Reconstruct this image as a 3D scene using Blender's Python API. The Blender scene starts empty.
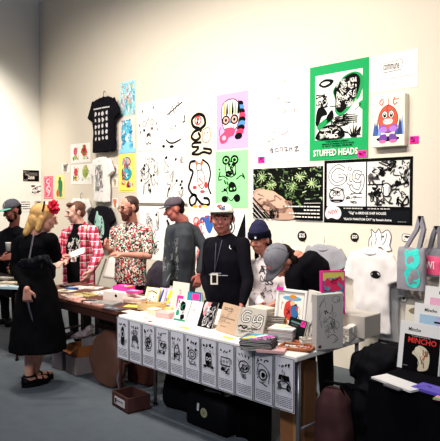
import bpy, math, random
from mathutils import Vector, Matrix, noise
from mathutils.bvhtree import BVHTree
rnd = random.Random(7)
PI = math.pi
sc = bpy.context.scene
COL = sc.collection
V = Vector

# ---------------------------------------------------------------- camera
CAM = V((0, 0, 1.7)); FPX = 600.0
FW = V((-0.7186, 0.6954, 0)); RT = V((0.6954, 0.7186, 0)); TH = math.radians(2.24)
F3 = FW * math.cos(TH) - V((0, 0, 1)) * math.sin(TH)
U3 = FW * math.sin(TH) + V((0, 0, 1)) * math.cos(TH)
def ray(px, py):
    return F3 + RT * ((px - 220) / FPX) + U3 * ((220.5 - py) / FPX)
def W(px, py, Y):
    d = ray(px, py); return CAM + d * (Y / d.y)
def AZ(px, py, Z=0.76):
    d = ray(px, py); return CAM + d * ((Z - CAM.z) / d.z)
def AX(px, py, X):
    d = ray(px, py); return CAM + d * (X / d.x)
cd = bpy.data.cameras.new('camera'); co = bpy.data.objects.new('camera', cd); COL.objects.link(co)
cd.sensor_fit = 'HORIZONTAL'; cd.sensor_width = 36; cd.lens = FPX / 440 * 36; cd.clip_end = 60
mw = Matrix((RT, U3, -F3)).transposed().to_4x4(); mw.translation = CAM; co.matrix_world = mw
sc.camera = co

# ---------------------------------------------------------------- materials
def lin(c):
    if isinstance(c, str):
        c = c.lstrip('#'); c = c if len(c) == 6 else ''.join(q*2 for q in c); c = tuple(int(c[i:i+2], 16) for i in (0, 2, 4))
    return tuple(((x/255)/12.92 if x/255 <= .04045 else ((x/255+.055)/1.055)**2.4) for x in c)
_m = {}
def mat(c, rough=.75, var=.06, scale=25, bump=0.0, metal=0.0, spec=.3):
    key = (str(c), rough, var, scale, bump, metal)
    if key in _m: return _m[key]
    m = bpy.data.materials.new('surface'); m.use_nodes = True
    nt = m.node_tree; N = nt.nodes; L = nt.links
    b = N['Principled BSDF']; b.inputs['Roughness'].default_value = rough
    b.inputs['Metallic'].default_value = metal; b.inputs['Specular IOR Level'].default_value = spec
    rgb = lin(c)
    if max(rgb) < .03: rgb = tuple(x*.35 for x in rgb); b.inputs['Specular IOR Level'].default_value = .06
    tc = N.new('ShaderNodeTexCoord'); nz = N.new('ShaderNodeTexNoise'); nz.inputs['Scale'].default_value = scale
    L.new(tc.outputs['Object'], nz.inputs['Vector'])
    mx = N.new('ShaderNodeMix'); mx.data_type = 'RGBA'
    mx.inputs[6].default_value = (*[x*(1-var) for x in rgb], 1); mx.inputs[7].default_value = (*[min(1, x*(1+var)) for x in rgb], 1)
    L.new(nz.outputs['Fac'], mx.inputs[0]); L.new(mx.outputs[2], b.inputs['Base Color'])
    if bump:
        bp = N.new('ShaderNodeBump'); bp.inputs['Strength'].default_value = bump; bp.inputs['Distance'].default_value = .01
        L.new(nz.outputs['Fac'], bp.inputs['Height']); L.new(bp.outputs['Normal'], b.inputs['Normal'])
    _m[key] = m; return m
def ramp_mat(kind, stops, scale=20, rough=.8, stretch=(1, 1, 1)):
    """procedural multi colour pattern: kind voronoi / noise with constant ramp"""
    m = bpy.data.materials.new('pattern'); m.use_nodes = True
    nt = m.node_tree; N = nt.nodes; L = nt.links; b = N['Principled BSDF']; b.inputs['Roughness'].default_value = rough
    b.inputs['Specular IOR Level'].default_value = .2
    tc = N.new('ShaderNodeTexCoord'); mp = N.new('ShaderNodeMapping'); mp.inputs['Scale'].default_value = stretch
    L.new(tc.outputs['Object'], mp.inputs['Vector'])
    rp = N.new('ShaderNodeValToRGB'); rp.color_ramp.interpolation = 'CONSTANT'
    if kind == 'voronoi':
        t = N.new('ShaderNodeTexVoronoi'); t.inputs['Scale'].default_value = scale; L.new(mp.outputs[0], t.inputs['Vector'])
        sp = N.new('ShaderNodeSeparateColor'); L.new(t.outputs['Color'], sp.inputs[0]); L.new(sp.outputs[0], rp.inputs[0])
    else:
        t = N.new('ShaderNodeTexNoise'); t.inputs['Scale'].default_value = scale; t.inputs['Detail'].default_value = 3
        t.inputs['Distortion'].default_value = .6
        L.new(mp.outputs[0], t.inputs['Vector']); L.new(t.outputs['Fac'], rp.inputs[0])
    els = rp.color_ramp.elements
    while len(els) < len(stops): els.new(1)
    for e, (p, c) in zip(els, stops): e.position = p; e.color = (*lin(c), 1)
    L.new(rp.outputs[0], b.inputs['Base Color']); return m
def plaid_mat():
    m = bpy.data.materials.new('plaid'); m.use_nodes = True
    nt = m.node_tree; N = nt.nodes; L = nt.links; b = N['Principled BSDF']; b.inputs['Roughness'].default_value = .85
    tc = N.new('ShaderNodeTexCoord'); sp = N.new('ShaderNodeSeparateXYZ'); L.new(tc.outputs['Object'], sp.inputs[0])
    def math_(op, a, bv):
        n = N.new('ShaderNodeMath'); n.operation = op
        for i, x in enumerate((a, bv)):
            if x is None: continue
            if isinstance(x, (int, float)): n.inputs[i].default_value = x
            else: L.new(x, n.inputs[i])
        return n.outputs[0]
    def stripes(src, per, w):
        return math_('LESS_THAN', math_('FRACT', math_('MULTIPLY', src, 1/per), None), w)
    xy = math_('ADD', sp.outputs[0], sp.outputs[1])
    a = stripes(xy, .085, .5); c = stripes(sp.outputs[2], .085, .5); d = stripes(sp.outputs[2], .085, .09); e = stripes(xy, .085, .12)
    def mix(f, A, B):
        n = N.new('ShaderNodeMix'); n.data_type = 'RGBA'; L.new(f, n.inputs[0])
        for i, x in ((6, A), (7, B)):
            if isinstance(x, str): n.inputs[i].default_value = (*lin(x), 1)
            else: L.new(x, n.inputs[i])
        return n.outputs[2]
    m1 = mix(a, '#eba4ae', '#d62846'); m2 = mix(a, '#d0405c', '#84102a'); m3 = mix(c, m1, m2); m4 = mix(d, m3, '#f4e6e4')
    m5 = mix(e, m4, '#5a1022'); L.new(m5, b.inputs['Base Color']); return m

_ss = bpy.data.scenes.new('scratch')
def convert(o):
    _ss.collection.objects.link(o); vl = _ss.view_layers[0]; vl.update()
    me = bpy.data.meshes.new_from_object(o.evaluated_get(vl.depsgraph)); return me
# ---------------------------------------------------------------- mesh builder
class MB:
    def __init__(s): s.v = []; s.f = []; s.m = []; s.mats = []
    def mi(s, m):
        if m not in s.mats: s.mats.append(m)
        return s.mats.index(m)
    def add(s, vs, fs, m, M=None):
        o = len(s.v); i = s.mi(m)
        for p in vs: s.v.append(tuple(M @ V(p)) if M is not None else tuple(p))
        for f in fs: s.f.append([o + k for k in f]); s.m.append(i)
        return s
    def box(s, c, d, m, M=None, bev=0.0):
        x, y, z = d[0]/2, d[1]/2, d[2]/2; cx, cy, cz = c
        if bev <= 0:
            vs = [(cx+a*x, cy+b*y, cz+g*z) for a in (-1, 1) for b in (-1, 1) for g in (-1, 1)]
            fs = [(0,1,3,2),(4,6,7,5),(0,4,5,1),(2,3,7,6),(0,2,6,4),(1,5,7,3)]
            return s.add(vs, fs, m, M)
        r = min(bev, x*.9, y*.9, z*.9)
        vs = []; fs = []
        # chamfered box: 24 vertices
        idx = {}
        for a in (-1, 1):
            for b in (-1, 1):
                for g in (-1, 1):
                    for ax, p in enumerate(((x, y-r, z-r), (x-r, y, z-r), (x-r, y-r, z))):
                        idx[(a, b, g, ax)] = len(vs); vs.append((cx+a*p[0], cy+b*p[1], cz+g*p[2]))
        I = idx
        for a in (-1, 1):
            fs.append([I[(a,-1,-1,0)], I[(a,1,-1,0)], I[(a,1,1,0)], I[(a,-1,1,0)]][::a])
            fs.append([I[(-1,a,-1,1)], I[(-1,a,1,1)], I[(1,a,1,1)], I[(1,a,-1,1)]][::a])
            fs.append([I[(-1,-1,a,2)], I[(1,-1,a,2)], I[(1,1,a,2)], I[(-1,1,a,2)]][::a])
            for b in (-1, 1):
                t = a*b
                fs.append([I[(a,b,-1,0)], I[(a,b,-1,1)], I[(a,b,1,1)], I[(a,b,1,0)]][::t])
                fs.append([I[(a,-1,b,0)], I[(a,1,b,0)], I[(a,1,b,2)], I[(a,-1,b,2)]][::t])
                fs.append([I[(-1,a,b,1)], I[(-1,a,b,2)], I[(1,a,b,2)], I[(1,a,b,1)]][::t])
                for g in (-1, 1):
                    fs.append([I[(a,b,g,0)], I[(a,b,g,1)], I[(a,b,g,2)]][::(a*b*g)])
        return s.add(vs, fs, m, M)
    def tube(s, pts, r, m, n=8, M=None, closed=False, cap=True):
        pts = [V(p) for p in pts]; k = len(pts); rs = r if isinstance(r, (list, tuple)) else [r]*k
        vs = []; fs = []; up = None
        for i, p in enumerate(pts):
            if closed: t = pts[(i+1) % k] - pts[i-1]
            else: t = pts[min(i+1, k-1)] - pts[max(i-1, 0)]
            t.normalize()
            if up is None: up = t.orthogonal().normalized()
            up = (up - t * up.dot(t)).normalized(); w = t.cross(up)
            for j in range(n):
                a = 2*PI*j/n; vs.append(p + (up*math.cos(a) + w*math.sin(a)) * rs[i])
        for i in range(k if closed else k-1):
            for j in range(n):
                a = i*n+j; b = i*n+(j+1) % n; c = ((i+1) % k)*n+(j+1) % n; d = ((i+1) % k)*n+j
                fs.append((a, b, c, d))
        if cap and not closed:
            fs.append(tuple(range(n))[::-1]); fs.append(tuple((k-1)*n+j for j in range(n)))
        return s.add(vs, fs, m, M)
    def rings(s, rings, m, M=None, cap=True):
        n = len(rings[0]); vs = [p for r in rings for p in r]; fs = []
        for i in range(len(rings)-1):
            for j in range(n):
                fs.append((i*n+j, i*n+(j+1) % n, (i+1)*n+(j+1) % n, (i+1)*n+j))
        if cap: fs.append(tuple(range(n))[::-1]); fs.append(tuple((len(rings)-1)*n+j for j in range(n)))
        return s.add(vs, fs, m, M)
    def lathe(s, prof, m, n=20, M=None):
        return s.rings([[(r*math.cos(2*PI*j/n), r*math.sin(2*PI*j/n), z) for j in range(n)] for r, z in prof], m, M)
    def ell(s, c, r, m, M=None, n=14, k=8):
        R = []
        for i in range(k+1):
            a = -PI/2 + PI*i/k; cr = max(math.cos(a), .02); z = math.sin(a)
            R.append([(c[0]+r[0]*cr*math.cos(2*PI*j/n), c[1]+r[1]*cr*math.sin(2*PI*j/n), c[2]+r[2]*z) for j in range(n)])
        return s.rings(R, m, M)
    def prism(s, pts, y0, y1, m, M=None):
        """xz polygon (ccw seen from -y) between depths y0 (front) and y1"""
        n = len(pts); vs = [(x, y0, z) for x, z in pts] + [(x, y1, z) for x, z in pts]
        fs = [tuple(range(n)), tuple(range(2*n-1, n-1, -1))] + [(i, i+n, (i+1) % n+n, (i+1) % n) for i in range(n)]
        return s.add(vs, fs, m, M)
    def build(s, name, parent=None, smooth=False, loc=None, M=None):
        me = bpy.data.meshes.new(name); me.from_pydata(s.v, [], s.f)
        for m in s.mats: me.materials.append(m)
        me.polygons.foreach_set('material_index', s.m)
        if smooth: me.polygons.foreach_set('use_smooth', [True]*len(s.f))
        me.validate(); me.update()
        o = bpy.data.objects.new(name, me); COL.objects.link(o)
        if parent: o.parent = parent
        if loc is not None: o.location = loc
        if M is not None: o.matrix_local = M
        return o
def tag(o, label, cat, group=None, kind=None):
    if label: o['label'] = label
    if cat: o['category'] = cat
    if group: o['group'] = group
    if kind: o['kind'] = kind
    return o
def empty(name, loc, label, cat, group=None, rz=0, M=None):
    o = bpy.data.objects.new(name, None); COL.objects.link(o); o.location = loc; o.rotation_euler = (0, 0, rz)
    if M is not None: o.matrix_world = M
    o.empty_display_size = .05
    return tag(o, label, cat, group)
def copy_tree(o, parent=None):
    c = o.copy(); COL.objects.link(c); c.parent = parent
    for ch in list(o.children): copy_tree(ch, c)
    return c
def Rz(a): return Matrix.Rotation(a, 4, 'Z')
def Rx(a): return Matrix.Rotation(a, 4, 'X')
def Ry(a): return Matrix.Rotation(a, 4, 'Y')
def T(*p): return Matrix.Translation(V(p if len(p) == 3 else p[0]))

# ---------------------------------------------------------------- flat artwork
_txt = {}
def text_mesh(st):
    if st in _txt: return _txt[st]
    cu = bpy.data.curves.new('lettering', 'FONT'); cu.body = st; cu.size = 1; cu.resolution_u = 2; cu.offset = .02
    o = bpy.data.objects.new('lettering', cu)
    me = convert(o)
    vs = [(v.co.x, v.co.y) for v in me.vertices]; fs = [tuple(p.vertices) for p in me.polygons]
    bpy.data.objects.remove(o); bpy.data.curves.remove(cu); bpy.data.meshes.remove(me)
    xs = [a for a, b in vs]; ys = [b for a, b in vs]
    x0, x1, y0, y1 = min(xs), max(xs), min(ys), max(ys)
    r = ([((a-x0)/(x1-x0)-.5, (b-y0)/(y1-y0)-.5) for a, b in vs], fs, (x1-x0)/(y1-y0)); _txt[st] = r; return r
K = '#1a181a'; WH = '#f4f0ea'
def ink(c): return mat(c, .7, .03, 30)
def spline(pts, k=5, closed=False):
    n = len(pts)
    if n < 3: return pts
    out = []
    for i in range(n if closed else n-1):
        p = [pts[(i+j) % n] if closed else pts[min(max(i+j, 0), n-1)] for j in (-1, 0, 1, 2)]
        for q in range(k):
            t = q/k
            out.append(tuple(.5*((2*p[1][a]) + (-p[0][a]+p[2][a])*t + (2*p[0][a]-5*p[1][a]+4*p[2][a]-p[3][a])*t*t + (-p[0][a]+3*p[1][a]-3*p[2][a]+p[3][a])*t**3) for a in (0, 1)))
    if not closed: out.append(tuple(pts[-1]))
    return out
class Art:
    """marks printed on a flat rectangle w x h: normalised coordinates, local x right, z up, y towards viewer negative"""
    def __init__(s, mb, w, h, M=None, y=-.0006, step=.00005):
        s.mb, s.w, s.h, s.M, s.y, s.st = mb, w, h, M, y, step
    def P(s, p): return ((p[0]-.5)*s.w, s.y, (p[1]-.5)*s.h)
    def nx(s): s.y -= s.st
    def poly(s, pts, c):
        s.nx(); s.mb.add([s.P(p) for p in pts], [tuple(range(len(pts)))], ink(c), s.M); return s
    def rect(s, x0, y0, x1, y1, c): return s.poly([(x0, y0), (x1, y0), (x1, y1), (x0, y1)], c)
    def grid(s, x0, y0, x1, y1, c, n=10, k=10):
        s.nx(); vs = [s.P((x0+(x1-x0)*i/n, y0+(y1-y0)*j/k)) for i in range(n+1) for j in range(k+1)]
        s.mb.add(vs, [(i*(k+1)+j, (i+1)*(k+1)+j, (i+1)*(k+1)+j+1, i*(k+1)+j+1) for i in range(n) for j in range(k)], ink(c), s.M); return s
    def frame(s, x0, y0, x1, y1, c, t=.01):
        return s.line([(x0, y0), (x1, y0), (x1, y1), (x0, y1), (x0, y0)], t, c)
    def ell(s, cx, cy, rx, ry, c, rot=0, n=18):
        """rx in widths, ry in heights"""
        pts = []
        for i in range(n):
            a = 2*PI*i/n; x = rx*s.w*math.cos(a); y = ry*s.h*math.sin(a)
            pts.append((cx+(x*math.cos(rot)-y*math.sin(rot))/s.w, cy+(x*math.sin(rot)+y*math.cos(rot))/s.h))
        return s.poly(pts, c)
    def oval(s, cx, cy, rx, ry, c, t=.01, fill=None, a0=0, a1=2*PI, n=16):
        if fill: s.ell(cx, cy, rx, ry, fill)
        return s.line([(cx+rx*math.cos(a0+(a1-a0)*i/n), cy+ry*math.sin(a0+(a1-a0)*i/n)) for i in range(n+1)], t, c)
    def line(s, pts, t, c):
        """t: stroke width as share of w"""
        s.nx(); q = [V(((p[0]-.5)*s.w, (p[1]-.5)*s.h)) for p in pts]; hw = t*s.w/2; vs = []; fs = []
        n = len(q)
        for i in range(n):
            d = q[min(i+1, n-1)] - q[max(i-1, 0)]
            if d.length < 1e-9: d = V((1, 0))
            d.normalize(); nn = V((-d.y, d.x))*hw
            e = d*hw*.6*(-1 if i == 0 else (1 if i == n-1 else 0))
            vs += [(q[i].x+nn.x+e.x, s.y, q[i].y+nn.y+e.y), (q[i].x-nn.x+e.x, s.y, q[i].y-nn.y+e.y)]
        for i in range(n-1): fs.append((2*i, 2*i+1, 2*i+3, 2*i+2))
        s.mb.add(vs, fs, ink(c), s.M); return s
    def curve(s, pts, t, c, closed=False):
        q = spline(pts, 5, closed)
        if closed: q = q + [q[0]]
        return s.line(q, t, c)
    def blob(s, pts, c): return s.poly(spline(pts, 4, True), c)
    def text(s, st, cx, cy, h, c, rot=0, wmax=None, slant=0):
        """h as share of height"""
        vs, fs, asp = text_mesh(st); hh = h*s.h; ww = hh*asp
        if wmax: ww = min(ww, wmax*s.w) if wmax > 0 else -wmax*s.w
        s.nx(); out = []
        for a, b in vs:
            x, y = a*ww + b*hh*slant, b*hh
            out.append(((cx-.5)*s.w + x*math.cos(rot)-y*math.sin(rot), s.y, (cy-.5)*s.h + x*math.sin(rot)+y*math.cos(rot)))
        s.mb.add(out, fs, ink(c), s.M); return s
    def scrib(s, seed, x0, y0, x1, y1, n, t, c, size=.25):
        r = random.Random(seed); cs = c if isinstance(c, (list, tuple)) and not isinstance(c[0], int) else [c]
        for _ in range(n):
            cx, cy = r.uniform(x0, x1), r.uniform(y0, y1); sx, sy = (x1-x0)*size, (y1-y0)*size
            k = r.randint(3, 6)
            pts = [(min(max(cx+r.uniform(-sx, sx), x0), x1), min(max(cy+r.uniform(-sy, sy), y0), y1)) for _ in range(k)]
            s.curve(pts, t*r.uniform(.6, 1.4), r.choice(cs), closed=r.random() < .35)
        return s
    def dots(s, seed, x0, y0, x1, y1, n, rr, cs):
        r = random.Random(seed)
        for _ in range(n):
            q = rr*r.uniform(.5, 1.3); s.ell(r.uniform(x0, x1), r.uniform(y0, y1), q, q*s.w/s.h*r.uniform(.6, 1.5), r.choice(cs), r.uniform(0, 3), 9)
        return s
    def smallprint(s, seed, x0, x1, y, t, c, n=8):
        """a row of marks too small to read in the photograph"""
        r = random.Random(seed); x = x0; d = (x1-x0)/n
        for i in range(n):
            s.line([(x, y), (x+d*r.uniform(.4, .8), y)], t, c); x += d
        return s

# ---------------------------------------------------------------- rounded organic meshes
def cap_ring(p, t, up, r, n):
    w = t.cross(up); return [p + (up*math.cos(2*PI*j/n) + w*math.sin(2*PI*j/n))*r for j in range(n)]
class Blob:
    """closed shapes merged into one continuous surface by voxel remeshing"""
    def __init__(s): s.mb = MB(); s.d = mat('#808080')
    def cap(s, a, b, ra, rb=None, n=12):
        a, b = V(a), V(b); rb = ra if rb is None else rb
        t = (b-a)
        if t.length < 1e-5: t = V((0, 0, 1e-3)); b = a+t
        t.normalize(); up = t.orthogonal().normalized(); R = []
        for i in range(5):
            q = PI/2*i/4; R.append(cap_ring(a - t*ra*math.cos(q), t, up, max(ra*math.sin(q), .0006), n))
        for i in range(5):
            q = PI/2*i/4; R.append(cap_ring(b + t*rb*math.sin(q), t, up, max(rb*math.cos(q), .0006), n))
        s.mb.rings(R, s.d); return s
    def chain(s, pts, rs):
        for i in range(len(pts)-1): s.cap(pts[i], pts[i+1], rs[i], rs[i+1])
        return s
    def ell(s, c, r, M=None): s.mb.ell(c, r, s.d, M, 16, 10); return s
    def box(s, c, d, M=None): s.mb.box(c, d, s.d, M); return s
    def rings(s, R): s.mb.rings(R, s.d); return s
    def loft(s, rows, lat, n=24, sq=1.0):
        """rows: (centre, half width along lat, half depth)"""
        R = []
        rows = [(V(c), a, b) for c, a, b in rows]
        for i, (c, a, b) in enumerate(rows):
            t = rows[min(i+1, len(rows)-1)][0] - rows[max(i-1, 0)][0]; t.normalize()
            l = (lat - t*lat.dot(t)).normalized(); d = t.cross(l)
            ring = []
            for j in range(n):
                q = 2*PI*j/n; cx, sy = math.cos(q), math.sin(q)
                cx = math.copysign(abs(cx)**sq, cx); sy = math.copysign(abs(sy)**sq, sy)
                ring.append(c + l*cx*a + d*sy*b)
            R.append(ring)
        s.rings(R); return s
    def build(s, name, material, parent=None, vox=.007, smooth=4, fold=0, fscale=7, seed=0, loc=None, paint=None, mats=None):
        t = s.mb.build('tmp'); COL.objects.unlink(t)
        md = t.modifiers.new('r', 'REMESH'); md.mode = 'VOXEL'; md.voxel_size = vox
        if smooth:
            ms = t.modifiers.new('s', 'SMOOTH'); ms.iterations = smooth; ms.factor = .5
        me = convert(t)
        old = t.data; bpy.data.objects.remove(t); bpy.data.meshes.remove(old)
        me.name = name
        if fold:
            off = V((seed*3.1, seed*1.7, seed))
            nv = len(me.vertices); cs = [0.0]*(3*nv); ns = [0.0]*(3*nv)
            me.vertices.foreach_get('co', cs); me.vertices.foreach_get('normal', ns)
            for i in range(0, 3*nv, 3):
                q = V((cs[i]*fscale+off.x, cs[i+1]*fscale+off.y, (cs[i+2]*fscale+off.z)*.55))
                k = (noise.noise(q)*.7 + noise.noise(q*2.3)*.45)*fold
                cs[i] += ns[i]*k; cs[i+1] += ns[i+1]*k; cs[i+2] += ns[i+2]*k
            me.vertices.foreach_set('co', cs)
        me.materials.clear()
        for m in ([material] + list(mats or [])): me.materials.append(m)
        n_ = len(me.polygons); me.polygons.foreach_set('use_smooth', [True]*n_); me.polygons.foreach_set('material_index', [0]*n_)
        me.update()
        o = bpy.data.objects.new(name, me); COL.objects.link(o)
        if parent: o.parent = parent; o.matrix_parent_inverse = Matrix.Identity(4)
        if loc is not None:
            me.transform(T(*(-V(loc)))); o.location = V(loc) if not parent else (0, 0, 0)
        return o
def drape(mb, target, direction, off=.002):
    """press the marks in mb onto the surface of the target mesh along direction"""
    me = target.data; bv = BVHTree.FromPolygons([v.co for v in me.vertices], [tuple(p.vertices) for p in me.polygons])
    d = V(direction).normalized(); out = []
    dmax = max(V(p).dot(d) for p in mb.v) if mb.v else 0
    for p in mb.v:
        h = bv.ray_cast(V(p) - d*.6, d)
        if h[0] is not None: out.append(h[0] - d*(off + dmax - V(p).dot(d)))
        else: out.append(None)
    good = [o for o in out if o is not None]
    mb.v = [tuple(o) if o is not None else None for o in out]
    keep = [i for i, f in enumerate(mb.f) if all(mb.v[k] is not None for k in f)]
    mb.f = [mb.f[i] for i in keep]; mb.m = [mb.m[i] for i in keep]; mb.v = [v or (0, 0, -5) for v in mb.v]
    used = sorted({k for f in mb.f for k in f}); mp = {k: i for i, k in enumerate(used)}
    mb.v = [mb.v[k] for k in used]; mb.f = [[mp[k] for k in f] for f in mb.f]
    return mb
def into(o, root):
    o.data.transform(T(-root.location)); o.parent = root; return o
WY = 6.0 * 5.0/6.0      # display wall plane y = 5.0
TZ = 0.76               # table top height

# ---------------------------------------------------------------- setting
wallm = mat('#d9cfbf', .9, .02, 3, .05)
floorm = mat('#52595f', .8, .16, 9, .25)
fl = MB().box((-3, 2, -.05), (17, 14, .1), floorm).build('floor'); fl['kind'] = 'structure'
CX = -9.62
wb = MB().box(((CX+3)/2, WY+.15, 5.02/2), (3-CX, .3, 5.02), wallm).build('wall_back'); wb['kind'] = 'structure'
wl = MB().box((CX-.1, 2.5, 4.0), (.2, 12.5, 8.0), mat('#e9e6dc', .9, .02, 3, .05)).build('wall_left'); wl['kind'] = 'structure'

# ---------------------------------------------------------------- light: gallery track spots, added front fill spots, dim cool hall
wd = bpy.data.worlds.new('world'); sc.world = wd; wd.use_nodes = True
wd.node_tree.nodes['Background'].inputs[0].default_value = (.62, .72, .95, 1)
wd.node_tree.nodes['Background'].inputs[1].default_value = .15
def spot(p, tgt, e, size=70, blend=.9, c=(1, .93, .83), r=.12):
    l = bpy.data.lights.new('track_or_fill_spot', 'SPOT'); l.energy = e; l.spot_size = math.radians(size); l.spot_blend = blend
    l.color = c; l.shadow_soft_size = r
    o = bpy.data.objects.new('track_or_fill_spot', l); COL.objects.link(o); o.location = p
    o.rotation_euler = (V(tgt)-V(p)).to_track_quat('-Z', 'Y').to_euler()
for x, e in ((-7.6, 300), (-6.2, 460), (-4.9, 520), (-3.6, 440), (-2.3, 330)):
    spot((x+.3, 1.9, 4.9), (x, 4.7, 1.7), e, 96, blend=1)
spot((-7.7, 3.1, 5.3), (-9.62, 3.9, 1.9), 1100, 58, blend=1)
spot((-5.0, 2.2, 5.2), (-5.0, 3.0, .7), 170, 90)
spot((-2.9, 2.2, 5.2), (-2.9, 3.0, .7), 170, 90)
for x, tx, e in ((.6, -3.0, 560), (-2.6, -4.6, 420)):  # fill spots added behind the camera to brighten poster and goods fronts
    spot((x, -2.2, 4.6), (tx, 3.0, .8), e, 50, r=.35, c=(.95, .95, 1))
sc.view_settings.view_transform = 'Standard'; sc.view_settings.look = 'None'
sc.view_settings.exposure = 0.15; sc.view_settings.gamma = 1.0; sc.view_settings.use_curve_mapping = False

# ---------------------------------------------------------------- sheets on the wall
sheetm = mat('#f3efe8', .85, .02, 20)
def pin(name, label, cat, x0, yt, yb, x1, draw, group=None, paper='#f3efe8', thick=.0015, Y=None, gap=.002):
    y = (WY if Y is None else Y) - gap - thick
    a = W(x0, yt, y); b = W(x0, yb, y); c = W(x1, (yt+yb)/2, y)
    w = c.x - a.x; h = a.z - b.z
    mb = MB(); mb.box((0, thick/2, 0), (w, thick, h), mat(paper, .85, .02, 20))
    art = Art(mb, w, h); draw(art)
    o = mb.build(name, loc=((a.x+c.x)/2, y, (a.z+b.z)/2)); tag(o, label, cat, group); return o

def d_sky(a):
    a.scrib(3, .04, .03, .96, .97, 90, .02, ['#58c4e0', '#7fd6d0', '#f0d98a', '#f3a7b0', '#ffffff', '#49a9cf'], .12)
pin('art_print', 'pale blue print of tiny pastel scribbles, right of the high black T-shirt', 'print', 120.3, 83, 116.5, 135.2, d_sky, paper='#a9dbe6')
def d_pinkblue(a):
    for cx, cy, rx, ry in ((.5, .82, .2, .08), (.48, .62, .3, .12), (.5, .4, .26, .12), (.5, .2, .36, .14)): a.oval(cx, cy, rx, ry, '#2f9fc8', .04, '#8fd6ea')
    a.scrib(5, .15, .08, .85, .9, 26, .035, ['#2b93c4', '#5cc0e0', '#f6f0ea'], .2); a.rect(0, 0, 1, .12, '#8fd3e6')
pin('art_print', 'pale pink print with a stacked light blue figure, between the pale blue and yellow prints', 'print', 119.2, 118, 153.6, 135.2, d_pinkblue, paper='#f2d3cb')
def d_yellow(a):
    a.ell(.5, .8, .26, .12, '#3a6fb0'); a.oval(.5, .8, .24, .11, K, .04, '#f0a7b8'); a.ell(.5, .5, .3, .2, '#38b6c4'); a.oval(.5, .5, .3, .18, K, .03)
    a.ell(.3, .25, .12, .06, '#d84b50'); a.ell(.72, .2, .16, .06, '#d84b50'); a.scrib(9, .2, .14, .8, .92, 26, .035, [K, '#2aa7bd', '#d63f52', '#f4f0e0'], .17)
    a.line([(.1, .05), (.9, .05)], .03, '#c9b83e')
pin('art_print', 'yellow print with a crowded blue and red creature, above the bearded man', 'print', 118.6, 154.6, 192.4, 134.8, d_yellow, paper='#f3e56a')
# four + two white line art sheets
def d_face(a):
    a.ell(.3, .42, .05, .03, K); a.ell(.62, .44, .05, .03, K); a.oval(.3, .55, .08, .06, K, .015); a.oval(.62, .57, .08, .06, K, .015)
    a.blob([(.42, .34), (.54, .35), (.56, .26), (.48, .3), (.4, .25)], K); a.curve([(.36, .17), (.42, .12), (.48, .17), (.54, .12), (.6, .17)], .025, K)
    for x, y in ((.08, .5), (.12, .36), (.8, .5), (.84, .38), (.2, .78), (.66, .82), (.44, .6)): a.blob([(x, y), (x+.04, y+.02), (x+.05, y+.07), (x+.01, y+.05)], K)
    a.scrib(11, .1, .1, .9, .9, 14, .008, '#cdc7c2', .2)
def d_bowl(a):
    a.curve([(.18, .2), (.3, .14), (.5, .13), (.75, .18)], .045, K); a.curve([(.2, .22), (.24, .5), (.3, .6)], .012, '#8a8480'); a.curve([(.75, .2), (.78, .45), (.7, .6)], .012, '#8a8480')
    a.curve([(.22, .68), (.4, .74), (.56, .8), (.82, .88)], .035, K); a.curve([(.3, .66), (.44, .84), (.5, .7), (.66, .9), (.7, .76)], .02, K); a.curve([(.84, .5), (.92, .52), (.9, .62)], .04, K)
    a.ell(.07, .08, .06, .03, K); a.ell(.4, .06, .09, .03, K); a.ell(.55, .45, .03, .02, K); a.scrib(12, .2, .2, .8, .65, 8, .008, '#a8a29c', .2)
def d_cluster(seed, n=24, cols=(K, '#4a4644', '#7c7672'), t=.016, sz=.16):
    def f(a):
        a.scrib(seed, .12, .1, .88, .9, n, t, list(cols), sz); r = random.Random(seed)
        for _ in range(7): x, y = r.uniform(.15, .8), r.uniform(.15, .85); a.blob([(x, y), (x+.07, y+.02), (x+.05, y+.06), (x-.01, y+.04)], K)
    return f
LA = 'white line art sheet, '
pin('art_print', LA + 'a sparse face with dark blotches, top left of the six', 'print', 137.2, 103.6, 151.4, 161.2, d_face)
pin('art_print', LA + 'a wide curved bowl under slashes, top right of the six', 'print', 161.8, 99.5, 150.6, 187, d_bowl)
pin('art_print', LA + 'a tangled creature with blots, below the sparse face', 'print', 137.2, 152.6, 202.5, 161.2, d_cluster(21, 20))
pin('art_print', LA + 'a tall thin tangle, directly above the dark flat cap', 'print', 161.8, 151.8, 202.5, 187, d_cluster(22, 18, t=.012, sz=.2))
pin('art_print', LA + 'a dense tangle between the bearded man and dark-capped man', 'print', 139.6, 206, 258, 161.5, d_cluster(23, 26))
pin('art_print', LA + 'mostly hidden behind the man in the dark cap', 'print', 162, 205.4, 258, 185, d_cluster(24, 14))
o = MB(); a0 = W(138, 203.6, WY-.02); a1 = W(187, 203.6, WY-.02)
o.tube([(a0.x, a0.y, a0.z), (a1.x, a1.y, a0.z)], .007, mat('#4a4040', .5)).build('poster_rail'); tag(bpy.data.objects['poster_rail'], 'thin dark rail between the middle and lower rows of line art sheets', 'rail')
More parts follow.
